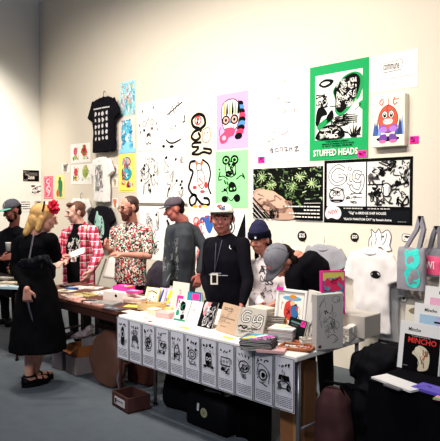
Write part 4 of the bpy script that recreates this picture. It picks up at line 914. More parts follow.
def d_gray(a):
    r = random.Random(3); a.text('n', .34, .68, .07, '#211f20', .5, .16); a.line([(.16, .86), (.3, .94)], .015, '#4a4644'); a.text('::', .82, .88, .06, '#211f20', PI/2, .12)
    a.oval(.72, .9, .15, .06, '#5a5654', .012); a.oval(.72, .42, .12, .07, '#5a5654', .012); a.curve([(.3, .5), (.5, .58), (.6, .5), (.44, .44)], .014, '#4a4644'); a.curve([(.4, .2), (.6, .26), (.8, .16), (.6, .1)], .016, '#3a3634')
    a.scrib(251, .08, .06, .92, .92, 16, .011, ['#5a5654', '#3a3634', '#6a6664'], .13); a.ell(.12, .06, .06, .03, '#4a2a2a')
stand('portfolio_box', 'upright grey box covered in doodles, tallest thing on the white table', 'box', (316.5, 350.5), (343, 347), 56, .05, .0, '#bdb8b2', d_gray, pages=False)
stand('book', 'tall white-paged book leaning behind the left side of the doodled grey box', 'book', (303.5, 339), (312, 342.5), 50, .03, .12, '#e6dfd6', lambda a: a.scrib(252, .45, .05, .95, .95, 22, .03, ['#3a3634', '#8a8480'], .12))
pile('folded_zine', 'one of the small crumpled zines at the foot of the doodled box', 'zine', 'crumpled zines beside the doodled box', 309, 346, .1, .08, .008, 6, TYAW+.9, ['#e0d8ce', '#8a827a', '#c8beb2'], lambda a: a.scrib(253, .05, .05, .95, .95, 8, .05, [K, '#8a8480'], .3), 'black and white zine lying topmost at the foot of the doodled box', seed=7)
# white cartons at the right end with the comic on top
Pc = AZ(344, 338); PcB = AZ(362, 334)
o = MB().box((0, 0, .075), (.24, .2, .15), mat('#b8b0a8', .8, .06, 20), bev=.004).build('carton', loc=(Pc.x+.0, Pc.y+.16, TZ+.001)); tag(o, 'plain pale carton at the back of the white table, under the pink comic', 'carton')
r = random.Random(4)
for k in range(8):
    P = AZ(347+4.2*(k % 4), 341-2.2*(k % 4), TZ); mb = MB(); mb.box((0, 0, .022), (.05, .07, .044), mat(['#dcd6ce', '#c8c0b8', '#e6e0d8'][k % 3], .7), bev=.003); Art(mb, .05, .044, T(0, -.035, .022)).scrib(260+k, .1, .1, .9, .9, 3, .04, '#8a8480', .3)
    o = mb.build('card_box', loc=(P.x, P.y, TZ+.001+.046*(k//4))); o.rotation_euler = (0, 0, TYAW+.3+r.uniform(-.08, .08)); tag(o, 'small white card box stacked at the right end of the white table', 'box', 'small white card boxes at the right end')
zc = TZ+.152
def d_comic(a):
    a.rect(.02, .02, .98, .98, '#3f6a8c'); a.rect(.02, .78, .98, .98, '#d8c860'); a.blob([(.1, .6), (.2, .84), (.5, .76), (.8, .88), (.92, .62), (.6, .54), (.3, .56)], '#d82a5a'); a.scrib(261, .1, .56, .9, .84, 7, .05, ['#f0d8d8', '#a01040', '#3fa0b8'], .3)
    a.blob([(.1, .1), (.3, .44), (.6, .4), (.9, .5), (.9, .1)], '#4a4a58'); a.scrib(262, .05, .05, .95, .52, 14, .04, ['#e6e0e0', K, '#5aa8c0', '#d8c860'], .2); a.frame(.02, .02, .98, .98, '#e0208a', .05)
stand('comic_book', 'pink-edged colourful comic standing on the pale carton behind the doodled box', 'comic', (322, 315), (345, 314), 44, .045, .03, '#e0208a', d_comic, z=zc)
# ---- brown table
for i, (px, py, w, d, c, cs, yw, lb) in enumerate((
    (66, 291, .2, .13, '#d8cdb8', ['#6a5a4a', K], .3, 'tan leaflet nearest the woman in black'), (72, 296, .22, .15, '#e6d0c4', ['#b8483a', '#8a8480'], -.2, 'pink and white magazine at the front left of the brown table'),
    (80, 288, .2, .14, '#f0ebe4', ['#8a8480', '#c85a50'], .1, 'white leaflet before the plaid shirt'), (86, 295, .22, .15, '#d8c070', ['#f0ece4', '#6a5a3a'], .25, 'yellow leaflet in the middle of the brown table'),
    (78, 300.5, .24, .13, '#e0a896', ['#f0e4de', '#c8584a'], 0, 'salmon pink magazine at the front of the brown table'), (94, 288.5, .17, .12, '#efe6dc', ['#d2404a', '#6a6460'], .4, 'white leaflet with red marks near the chairs'),
    (98, 304, .26, .13, '#e6b0a0', ['#f4ece6', '#b8584a'], .1, 'rosy magazine under the grey folder'), (101, 294, .18, .13, '#f0e8e0', ['#c89a8a', '#8a8480'], -.1, 'cream leaflet left of the white carton'),
    (90, 302, .13, .1, '#3a3638', ['#d8d0c8', '#6a6468'], .5, 'dark flyer at the front of the brown table'), (67, 287, .12, .1, '#262428', ['#8a8488'], .2, 'black booklet behind the tan leaflet'),
    (72, 289.5, .1, .08, '#2f5a9a', ['#e0e0e8'], .2, 'small blue booklet near the woman in black'))):
    flat('magazine' if w > .21 else 'leaflet', lb, 'magazine' if w > .21 else 'leaflet', px, py, w, d, .004+.0016*i, yw, c, lambda a, s=i, cs=cs: a.scrib(400+s, .06, .06, .94, .94, 9, .03, cs, .25))
flat('folder', 'grey folder lying on the front right of the brown table', 'folder', 106, 304.6, .24, .14, .02, .35, '#8d8a86', lambda a: a.scrib(420, .1, .1, .9, .9, 5, .012, '#6a6866', .3))
flat('magazine', 'dark glossy magazine at the right front corner of the brown table', 'magazine', 113, 309, .2, .1, .006, .1, '#4a464c', lambda a: a.scrib(421, .1, .1, .9, .9, 7, .03, ['#8a8690', '#c8c0c0'], .3))
o = flat('carton', 'white carton with a black spot, under the pink books on the brown table', 'carton', 121, 300.5, .3, .16, .09, .2, '#e9d9cc', None, bev=.004)
mb = MB(); Art(mb, .3, .09, T(0, -.08, .045)).ell(.55, .6, .05, .16, K).rect(0.0, 0, 1, .12, '#d8c0b0'); e = mb.build('printed_mark', o)
zt = TZ+.0925
def flat_on(name, label, cat, px, py, w, d, h, yaw, c, draw, z): return flat(name, label, cat, px, py, w, d, h, yaw, c, draw, z=z)
flat_on('book', 'hot pink book with white marks lying on the white carton', 'book', 124, 290, .18, .11, .04, .15, '#e23aa0', lambda a: (a.scrib(423, .1, .1, .9, .9, 6, .05, ['#f4dce8', '#a81470'], .3), a.rect(.75, .1, 1, .9, '#d8a83a')), zt)
flat_on('book', 'pink and blue book at the right end of the white carton', 'book', 134.5, 292.8, .13, .08, .018, .3, '#e04a9c', lambda a: (a.rect(0, 0, .2, 1, '#2f8ac8'), a.scrib(424, .2, .2, .9, .9, 4, .05, '#f4dce8', .3)), zt)
pile('magazine', 'one of the peach magazines piled right of the white carton', 'magazine', 'peach magazines beside the white carton', 137, 303, .2, .14, .01, 5, .3, ['#e0b8a4', '#f0e0d4', '#b87a6a'], lambda a: a.scrib(425, .05, .05, .95, .95, 7, .03, ['#f0e6dc', '#c8785a'], .3), 'peach magazine lying topmost right of the white carton', seed=8)
flat('leaflet', 'yellow leaflet at the back between the two tables', 'leaflet', 133, 306.5, .14, .1, .004, .5, '#e6cf5a')
# ---- far left table
for px, py, c, lb in ((3, 287, '#d8d4cc', 'pale zine at the very left edge'), (9, 284, '#c8b89a', 'tan zine on the far left table'), (5, 279, '#9a9488', 'grey zine behind the tan one, far left'), (12, 288.5, '#a8c0c8', 'pale blue zine beside the black skirt')):
    flat('zine', lb, 'zine', px, py, .2, .12, .012+.001*px, .2+.03*px, c, lambda a, s=px: a.scrib(430+s, .06, .06, .94, .94, 6, .03, ['#4a4644', '#e6e0d8'], .3))
for px, c, lb in ((10.6, '#8a7a2e', 'small bottle with a yellow label on the far left table'), (13.8, '#d8d4c4', 'small pale bottle beside the yellow labelled one')):
    P = AZ(px, 275.5, TZ); root = empty('bottle', (P.x, P.y, TZ+.001), lb, 'bottle'); MB().lathe([(.02, 0), (.021, .004), (.021, .09), (.01, .115), (.009, .13)], mat('#2a2422', .3), 14).build('bottle_body', root, True); MB().lathe([(.0215, .02), (.0215, .075)], mat(c, .6), 14).build('bottle_label', root, True); MB().lathe([(.011, .128), (.011, .145)], mat('#e0dcd4', .5), 12).build('cap', root, True)

# ---------------------------------------------------------------- magazine display on the black cloth table
def riser(px, py, w, d, h, lb, back):
    P = AZ(px, py, TZ4); o = MB().box((w/2, d/2+back, h/2), (w, d, h), mat('#1a181c', .8)).build('display_riser', loc=(P.x, P.y, TZ4)); tag(o, lb, 'display stand'); return P
def mag(label, x0, z, yy, hgt, wid, draw, lean=.14, white='#efece8', yaw=.42, t=.012):
    M = T(x0, yy, z+.002) @ Rz(yaw) @ Rx(-lean) @ T(wid/2, 0, 0); root = empty('magazine', (0, 0, 0), label, 'magazine', M=M)
    MB().box((0, t/2, hgt/2), (wid*.98, t*.7, hgt*.98), pagem).build('page_block', root); mb = MB(); m = mat(white, .5, .02)
    mb.box((0, t*.08, hgt/2), (wid, t*.16, hgt), m); mb.box((0, t*.92, hgt/2), (wid, t*.16, hgt), m); mb.box((-wid/2, t/2, hgt/2), (.003, t, hgt), m); draw(Art(mb, wid, hgt, T(0, 0, hgt/2))); mb.build('cover', root); return root
A = AZ(397, 367, TZ4); B = AZ(438.5, 377, TZ4); d = B-A; yawm = math.atan2(d.y, d.x); wm = d.length; dep = (A-CAM).dot(FW); hm = 47*dep/FPX
def d_m1(a):
    a.text('Mincho', .36, .85, .075, '#2c2a2c', 0, .3); a.rect(.12, .0, .98, .74, '#171418'); a.text('MINCHO', .56, .63, .12, '#e2352f', 0, .72, .05); a.smallprint(441, .3, .75, .715, .01, '#d8cfc8', 8)
    a.blob([(.42, .46), (.5, .54), (.66, .5), (.76, .36), (.74, .1), (.58, .02), (.5, .04), (.52, .2), (.44, .3), (.34, .36)], '#d8cdb0'); a.ell(.46, .44, .06, .07, '#e9ddc0'); a.line([(.6, .46), (.64, .1)], .03, '#b85a3a'); a.blob([(.56, .34), (.66, .36), (.64, .26), (.56, .26)], '#c8683f'); a.scrib(442, .5, .06, .72, .46, 8, .014, ['#8a5a3a', '#f0e6d0'], .3); a.smallprint(443, .16, .26, .08, .014, '#8a8a90', 3)
mag('white magazine headed Mincho with a black picture titled MINCHO in red, front', A.x, TZ4, A.y, hm, wm, d_m1, yaw=yawm)
nrm = V((-math.sin(yawm), math.cos(yawm), 0)); ux = V((math.cos(yawm), math.sin(yawm), 0))
def d_m2(a): a.text('Mincho', .4, .87, .075, '#2c2a2c', 0, .3); a.rect(.14, .0, .98, .76, '#a8c6dc'); a.rect(.55, .0, .98, .76, '#b8b4d8'); a.rect(.5, .6, .8, .64, '#2a2a2e')
def d_m3(a): a.text('Mincho', .5, .87, .075, '#2c2a2c', 0, .32); a.rect(.14, .0, .98, .74, '#ecaec8'); a.rect(.42, .5, .98, .64, '#1d1b1f')
def d_m4(a): a.rect(.02, .1, .98, .9, '#f0e4da'); a.blob([(.1, .05), (.1, .5), (.4, .66), (.8, .6), (.95, .3), (.9, .05)], '#e9b88c'); a.curve([(.1, .05), (.1, .5), (.4, .66), (.8, .6)], .03, K); a.blob([(.55, .66), (.52, .82), (.64, .76), (.74, .84), (.8, .7)], K)
for k, (bk, dx, zh, dr, lb) in enumerate(((.11, .02, .1, d_m2, 'white magazine headed Mincho with a pale blue and lilac picture, middle step'), (.22, .02, .185, d_m3, 'white magazine headed Mincho with a pink picture, upper step'), (.33, .05, .275, d_m4, 'white magazine with a tan cartoon head, highest on the rack'))):
    p = A + nrm*bk + ux*dx
    mb = MB(); mb.box((wm/2, .05, zh/2), (wm*.9, .09, zh), mat('#1a181c', .8)); o = mb.build('display_riser', loc=(p.x, p.y, TZ4)); o.rotation_euler = (0, 0, yawm); tag(o, 'black block under the ' + ('pale blue and lilac', 'pink', 'tan cartoon head')[k] + ' magazine', 'display stand')
    mag(lb, p.x, TZ4+zh, p.y+.002, hm*.95, wm, dr, yaw=yawm)
p = A + nrm*.13 - ux*.055
mag('cream magazine with upright lettering, sticking out left behind the front rack', p.x, TZ4, p.y, hm*1.25, wm*.4, lambda a: (a.scrib(445, .55, .5, .8, .72, 4, .05, K, .4), a.blob([(.2, .9), (.6, .97), (.9, .9), (.5, .85)], '#8a7a5a')), yaw=yawm, white='#eadfca')
p = A + ux*(wm+.012) + nrm*.01
mag('red and white magazine at the right edge beside the MINCHO cover', p.x, TZ4, p.y, hm*.98, wm, lambda a: (a.rect(.03, .0, .98, .8, '#d8b4a8'), a.blob([(.0, .1), (.3, .3), (.6, .1)], '#d23a3a'), a.scrib(446, .05, .1, .9, .7, 8, .03, ['#3a3638', '#d23a3a'])), yaw=yawm)
flat('paper_sheaf', 'sheaf of white papers lying on the black cloth before the magazines', 'paper', 398, 384, .26, .11, .01, -.25, '#efebe8', None, z=TZ4)
flat('paper_sheaf', 'thin dark-edged booklet under the front of the white papers', 'booklet', 393, 388, .1, .03, .007, -.25, '#6a666a', None, z=TZ4)
flat('booklet', 'purple booklet at the right end of the white papers', 'booklet', 431, 391, .15, .1, .014, -.1, '#6a58c8', lambda a: a.scrib(447, .1, .1, .9, .9, 8, .02, ['#3a2e88', '#8a7ad8'], .2), z=TZ4)
flat('flyer', 'small pink and green flyer at the right frame edge on the black cloth', 'flyer', 441, 399, .05, .07, .006, .1, '#e8a0b8', lambda a: a.rect(0, 0, 1, .3, '#7fae5a'), z=TZ4)

# ---------------------------------------------------------------- under the tables
def gp(px, py, z=0.0): return AZ(px, py, z)
def crate(label, px, py, w, d, h, yaw, col, name='crate', lab=None):
    P = gp(px, py, 0.001); root = empty(name, (P.x, P.y, .002), label, name.split('_')[-1], rz=yaw); mb = MB(); m = mat(col, .7, .15, 15)
    mb.box((0, 0, .006), (w, d, .012), m)
    for s in (-1, 1): mb.box((s*(w/2-.006), 0, h/2), (.012, d, h), m); mb.box((0, s*(d/2-.006), h/2), (w-.024, .012, h), m)
    mb.build('crate_body', root)
    if lab:
        mb = MB(); mb.box((0, -d/2-.002, h*.5), (w*.62, .003, h*.5), mat('#a8a4a4', .6)); Art(mb, w*.6, h*.45, T(0, -d/2-.004, h*.5)).smallprint(7, .1, .9, .6, .05, '#2a2628', 6).rect(.05, .15, .2, .85, '#2a2628'); mb.build('paper_label', root)
    return root
crate('dark red wooden crate with a white label on the floor left of the bags', 131, 407, .27, .2, .12, -.12, '#3d201c', 'wooden_crate', True)
# bent chrome tube beside crate
P = gp(117, 400, 0); mb = MB(); mb.tube([(P.x-.02, P.y+.05, .03), (P.x-.06, P.y+.05, .16), (P.x-.01, P.y+.06, .3), (P.x+.08, P.y+.08, .46)], .012, chrome); tag(mb.build('metal_stand', smooth=True), 'bent chrome tube leaning on the dark red crate', 'stand')
# round-shouldered brown case
P = gp(100, 386, 0); bl = Blob(); bl.loft([(V((P.x-.02, P.y+.06, .02)), .17, .06), (V((P.x, P.y+.07, .16)), .27, .085), (V((P.x+.03, P.y+.09, .3)), .26, .085), (V((P.x+.08, P.y+.1, .4)), .18, .07), (V((P.x+.12, P.y+.11, .45)), .06, .04)], V((1, 0, 0)), 28)
tag(bl.build('leather_case', mat('#5f3d2f', .6, .15, 6), loc=(P.x, P.y, 0), vox=.012, smooth=5, fold=.006, seed=2), 'big rounded brown case leaning under the brown table', 'case')
P = gp(143, 396, 0); o = MB().box((0, 0, .17), (.3, .13, .34), mat('#5a2f22', .6, .15, 6), bev=.02).build('suitcase', loc=(-4.4, 3.27, .002)); o.rotation_euler = (0, 0, .1); tag(o, 'reddish brown suitcase standing behind the dark red crate', 'suitcase')
# panel box under brown table
P = gp(105, 375, 0); root = empty('cabinet', (-5.12, 3.47, 0), 'dark brown cabinet standing under the right end of the brown table', 'cabinet'); MB().box((0, 0, .31), (.4, .25, .62), mat('#4d2a20', .6, .12, 8), bev=.006).build('cabinet_body', root)
MB().box((.02, -.128, .5), (.24, .006, .16), mat('#17141c', .3)).build('dark_panel', root); MB().box((-.08, -.128, .3), (.09, .003, .13), mat('#8a8486', .7)).build('paper_note', root)
# white cartons and papers below the brown table
for px, py, w, d, h, c, yw, lb in ((85, 372, .13, .2, .34, '#9a9092', .1, 'tall grey-white carton under the brown table beside the cabinet'), (71, 374, .22, .2, .17, '#8a7c7c', -.1, 'low dusty pink carton on the floor behind the sandalled foot'), (56, 369, .18, .2, .2, '#6a6266', .1, 'greyish carton farthest left under the brown table')):
    P = gp(px, py, 0); o = MB().box((0, 0, h/2), (w, d, h), mat(c, .8, .08, 10), bev=.005).build('carton', loc=(P.x, P.y+d/2, .002)); o.rotation_euler = (0, 0, yw); tag(o, lb, 'carton')
P = gp(73, 374, 0); root = empty('open_carton', (P.x, P.y+.1, .175), 'open orange-brown carton on top of the low pink carton', 'carton', rz=-.1)
m = mat('#9a5a2c', .8, .1, 12); mb = MB()
for s in (-1, 1): mb.box((s*.1, 0, .05), (.006, .16, .1), m); mb.box((0, s*.08, .05), (.2, .006, .1), m)
mb.box((0, 0, .003), (.2, .16, .006), m); mb.build('carton_body', root)
mb = MB(); mb.box((0, 0, 0), (.2, .1, .005), m); mb.build('flap', root, M=T(0, -.125, .075) @ Rx(.6)); mb = MB(); mb.box((0, 0, 0), (.08, .16, .005), m); mb.build('flap', root, M=T(-.135, 0, .08) @ Ry(-.6))
bl = Blob(); P = V((P.x+.02, P.y+.12, .34)); bl.loft([(P+V((-.22, 0, -.03)), .02, .015), (P+V((-.1, 0, .0)), .05, .03), (P+V((.05, 0, .06)), .06, .04), (P+V((.12, 0, .12)), .03, .03)], V((0, 1, 0)), 16)
tag(bl.build('crumpled_paper', mat('#c8b4b4', .9, .1, 8), loc=P, vox=.01, smooth=1, fold=.03, fscale=16), 'crumpled pale wrapping paper heaped over the open carton', 'paper')
# bags beneath the white table
def bag(name, label, cat, px, py, w, d, h, yaw, col, seed=1, lean=0, extras=None, sq=.6, dy=None, P0=None):
    P = gp(px, py, 0); P = V((P.x, P.y+(d/2 if dy is None else dy), 0)) if P0 is None else V((*P0, 0)); bl = Blob(); lat = V((math.cos(yaw), math.sin(yaw), 0)); up = V((lean, 0, 0))
    bl.loft([(P+V((0, 0, .012)), w*.44, d*.42), (P+V((0, 0, .06)), w*.5, d*.5), (P+up*.5+V((0, 0, h*.5)), w*.5, d*.48), (P+up+V((0, 0, h*.85)), w*.44, d*.4), (P+up+V((0, 0, h)), w*.28, d*.22)], lat, 28, sq)
    root = empty(name, (P.x, P.y, 0), label, cat); o = bl.build('bag_body', mat(col, .8, .15, 12), None, vox=.013, smooth=5, fold=.022, fscale=7, seed=seed); into(o, root)
    mb = MB(); mb.tube([P+up+lat*(-.07)+V((0, 0, h*.92)), P+up+lat*(-.05)+V((0, 0, h+.03)), P+up+lat*.05+V((0, 0, h+.03)), P+up+lat*.07+V((0, 0, h*.92))], .011, mat('#0e0e12', .7)); into(mb.build('handle', smooth=True), root)
    if extras: extras(root, P, lat, o)
    return root
def ex1(root, P, lat, o):
    mb = MB(); mb.box((P.x-.06, P.y-.17, .3), (.035, .02, .07), mat('#9aa0a0', .6)); mb.box((P.x+.0, P.y-.19, .2), (.02, .02, .06), mat('#2f7a6a', .6)); drape(mb, o, (0, 1, 0), .004); into(mb.build('luggage_tag'), root)
bag('backpack', 'black backpack under the white table, behind the lunch-box shaped black bag', 'backpack', 172, 411, .34, .24, .36, .1, '#131318', 2, 0, ex1)
P = gp(203, 432, 0); root = empty('cooler_bag', (P.x, P.y+.14, 0), 'boxy black bag with a round sticker and papers on top, under the white table', 'bag', rz=.02)
MB().box((0, 0, .125), (.44, .26, .25), mat('#15151a', .6, .15, 10), bev=.03).build('bag_body', root, True)
mb = MB(); mb.lathe([(.034, 0), (.034, .003)], mat('#8a8a68', .5), 20, T(.0, -.133, .14) @ Rx(PI/2)); Art(mb, .05, .05, T(.0, -.1365, .14)).oval(.5, .5, .35, .35, '#4a4a3a', .06).ell(.5, .5, .15, .15, '#4a4a3a'); mb.build('round_sticker', root)
MB().box((-.08, -.132, .16), (.018, .004, .055), mat('#b8bcbc', .6)).build('luggage_tag', root, M=Ry(.1))
MB().tube([(-.12, -.05, .25), (-.1, -.05, .3), (.1, -.05, .3), (.12, -.05, .25)], .012, mat('#0e0e12')).build('handle', root, True)
for k, (dx, dy, ya) in enumerate(((-.06, .02, .3), (.06, .03, -.2))):
    o = MB().box((0, 0, .006), (.12, .07, .012), mat('#8a8a86', .7)).build('leaflet', loc=(P.x+dx, P.y+.14+dy, .253)); o.rotation_euler = (0, 0, ya); tag(o, ('left' if k == 0 else 'right') + ' grey leaflet on top of the boxy black bag', 'leaflet')
# black cloth hanging behind the bags
mb = MB(); A = AZ(190, 345); y0 = 3.35; vs = []; fs = []; N_ = 60
for i in range(N_+1):
    PL = [(-4.06, 3.38), (-3.1, 3.38), (-2.93, 3.0), (-2.6, 3.0)]; SG = [.96, .416, .33]; t = i/N_*sum(SG); k = 0
    while k < 2 and t > SG[k]: t -= SG[k]; k += 1
    t = min(t/SG[k], 1); x = PL[k][0]*(1-t)+PL[k+1][0]*t; y0 = PL[k][1]*(1-t)+PL[k+1][1]*t
    for z in (.0, .35, .715): vs.append((x, y0+.02*math.sin(i*.9)*(1.1-z), z+.002))
for s in (0, 1):
    pass
o_ = len(vs); vs += [(x, y+.006, z) for x, y, z in vs]
for i in range(N_):
    for k in range(2): a = i*3+k; fs.append((a, a+3, a+4, a+1)); fs.append((o_+a, o_+a+1, o_+a+4, o_+a+3))
for i in range(N_): fs.append((i*3+2, i*3+5, o_+i*3+5, o_+i*3+2)); fs.append((i*3, o_+i*3, o_+i*3+3, i*3+3))
mb.add(vs, fs, mat('#0f0e12', .95)); tag(mb.build('black_cloth', smooth=True), 'black cloth hanging beneath the white table, behind the bags', 'cloth')
# tall cardboard box under the table's right end, with label
P = gp(309, 452, 0); q = FRc
root = empty('tall_carton', (q.x-.19, q.y+.26, 0), 'tall brown cardboard box standing under the right end of the white table', 'carton', rz=.25)
mb = MB(); mb.box((0, 0, .32), (.17, .2, .64), cartonm, bev=.006); mb.build('carton_body', root); MB().box((0.02, -.1015, .3), (.02, .002, .6), mat('#a87848', .5)).build('packing_tape', root); 
mb = MB(); mb.box((-.02, -.1025, .5), (.1, .002, .045), mat('#a8a09c', .6)); Art(mb, .09, .04, T(-.02, -.104, .5)).smallprint(9, .1, .9, .7, .05, '#6a2a2a', 5).smallprint(10, .1, .9, .35, .05, '#6a2a2a', 5); mb.build('paper_label', root)
# red-brown bag and black jacket heap right of the table
P = gp(345, 452, 0)
bl = Blob(); Q = AX(340, 420, -2.0); 
bag('soft_bag', 'dark red-brown soft bag on the floor between the two right tables', 'bag', 338, 446, .22, .2, .55, .2, '#3a1c1e', 7, -.04, P0=(-2.06, 2.98))
P = gp(368, 372, .3); root = empty('chair', (-2.0, 3.38, 0), 'dark chair buried under a black jacket behind the black cloth table', 'chair'); m = mat('#2a282c', .5, .1, 10)
for x in (-.17, .17):
    for y in (-.18, .18): MB().tube([(x, y, 0), (x*.95, y, .44)], .013, m).build('leg', root, True)
MB().box((0, 0, .46), (.38, .42, .04), m, bev=.012).build('seat', root); mb = MB(); mb.tube([(-.17, .19, .46), (-.17, .24, .72), (.17, .24, .72), (.17, .19, .46)], .013, m); mb.box((0, .235, .63), (.3, .015, .14), m, bev=.005); mb.build('backrest', root)
bl = Blob(); c = V((-2.0, 3.38, 0)); bl.loft([(c+V((-.0, -.2, .12)), .15, .03), (c+V((-.0, -.22, .4)), .17, .035), (c+V((-.0, -.2, .53)), .18, .06)], V((1, 0, 0)), 20); bl.loft([(c+V((-.02, -.04, .51)), .17, .16), (c+V((0, -.02, .6)), .2, .17), (c+V((.01, 0, .66)), .2, .15), (c+V((.01, .0, .73)), .15, .11), (c+V((.01, .0, .76)), .08, .06)], V((1, 0, 0)), 24)
tag(bl.build('jacket', mat('#1a1a20', .75, .2, 10), loc=c, vox=.014, smooth=3, fold=.05, fscale=9, seed=11), 'shiny black jacket heaped on the chair beside the Mincho magazine', 'jacket')
# chairs behind the tables
def folding_chair(x, y, yaw, label, col, back='#1a181c', g=None):
    root = empty('folding_chair', (x, y, 0), label, 'chair', g, yaw); m = mat(col, .4, .05, 10, metal=.6)
    for s in (-1, 1):
        MB().tube([(s*.2, -.2, 0), (s*.2, .2, .88)], .012, m).build('leg', root, True); MB().tube([(s*.2, .22, 0), (s*.2, -.16, .45)], .012, m).build('leg', root, True)
    MB().box((0, 0, .45), (.4, .38, .03), mat(back, .6), bev=.01).build('seat', root)
    mb = MB(); mb.rings([[( .2*math.cos(q), .17+.02*math.sin(q)+(z-.7)*.45, z) for q in [2*PI*i/20 for i in range(20)]] for z in (.64, .68, .84, .9)], mat(back, .6)); mb.build('backrest', root, True); return root
p1 = W(104, 275, 4.25); p2 = W(152, 280, 4.5)
folding_chair(p1.x, 4.25, .1, 'grey metal chair with a pale backrest between plaid shirt and bearded man', '#6a6866', '#d8d0ca')
folding_chair(W(154.5, 284, 4.36).x, 4.42, 0, 'dark padded chair behind the men, right of the floral shirt', '#3a383c', '#2a262e')



q = W(154.5, 284, 4.36); bl = Blob()
bl.loft([(V((q.x, 4.36, .5)), .17, .1), (V((q.x, 4.38, .66)), .18, .11), (V((q.x, 4.42, .82)), .17, .1), (V((q.x, 4.46, .9)), .13, .07), (V((q.x, 4.47, .93)), .08, .04)], V((1, 0, 0)), 24)
tag(bl.build('coat', mat('#2e2833', .9, .1, 10), loc=V((q.x, 4.36, .5)), vox=.012, smooth=4, fold=.03, fscale=8, seed=14), 'dark purplish coat bunched on the padded chair right of the floral shirt', 'coat')
# ---------------------------------------------------------------- people
Zv = V((0, 0, 1))
def face_M(c, fwd, pitch=0, roll=0, s=1.0):
    """head frame: local -y is the way the face looks, z up"""
    f = V(fwd); psi = math.atan2(f.y, f.x) + PI/2
    return T(c) @ Rz(psi) @ Rx(pitch) @ Ry(roll) @ Matrix.Scale(s, 4)
def hand(bl, wr, d, palm, thumb, curl=.35, s=1.0):
    d = V(d).normalized(); palm = V(palm); palm = (palm-d*palm.dot(d)).normalized(); side = d.cross(palm); side = side if side.dot(V(thumb)) > 0 else -side
    k = s*1.0; wr = V(wr)
    for o in (-.022, 0, .022): bl.cap(wr+side*o*.7*k+d*.012, wr+side*o*1.15*k+d*.085*k, .016*k, .014*k)
    for i, (o, L) in enumerate(((.033, .07), (.011, .08), (-.011, .075), (-.032, .058))):
        p = wr+side*o*k+d*.088*k; a = .25+curl*.6; b = a+curl*1.3
        q = p+(d*math.cos(a)+palm*math.sin(a)+side*o*1.5)*L*.52*k; e = q+(d*math.cos(b)+palm*math.sin(b))*L*.5*k
        bl.chain([p, q, e], [.0098*k, .0092*k, .0078*k])
    p = wr+side*.026*k+d*.022*k; q = p+(side*.75+d*.6+palm*.25).normalized()*.04*k; e = q+(d*.85+side*.2+palm*.3).normalized()*.032*k
    bl.chain([p, q, e], [.014*k, .0115*k, .009*k])
def lerp(a, b, t): return V(a)*(1-t)+V(b)*t
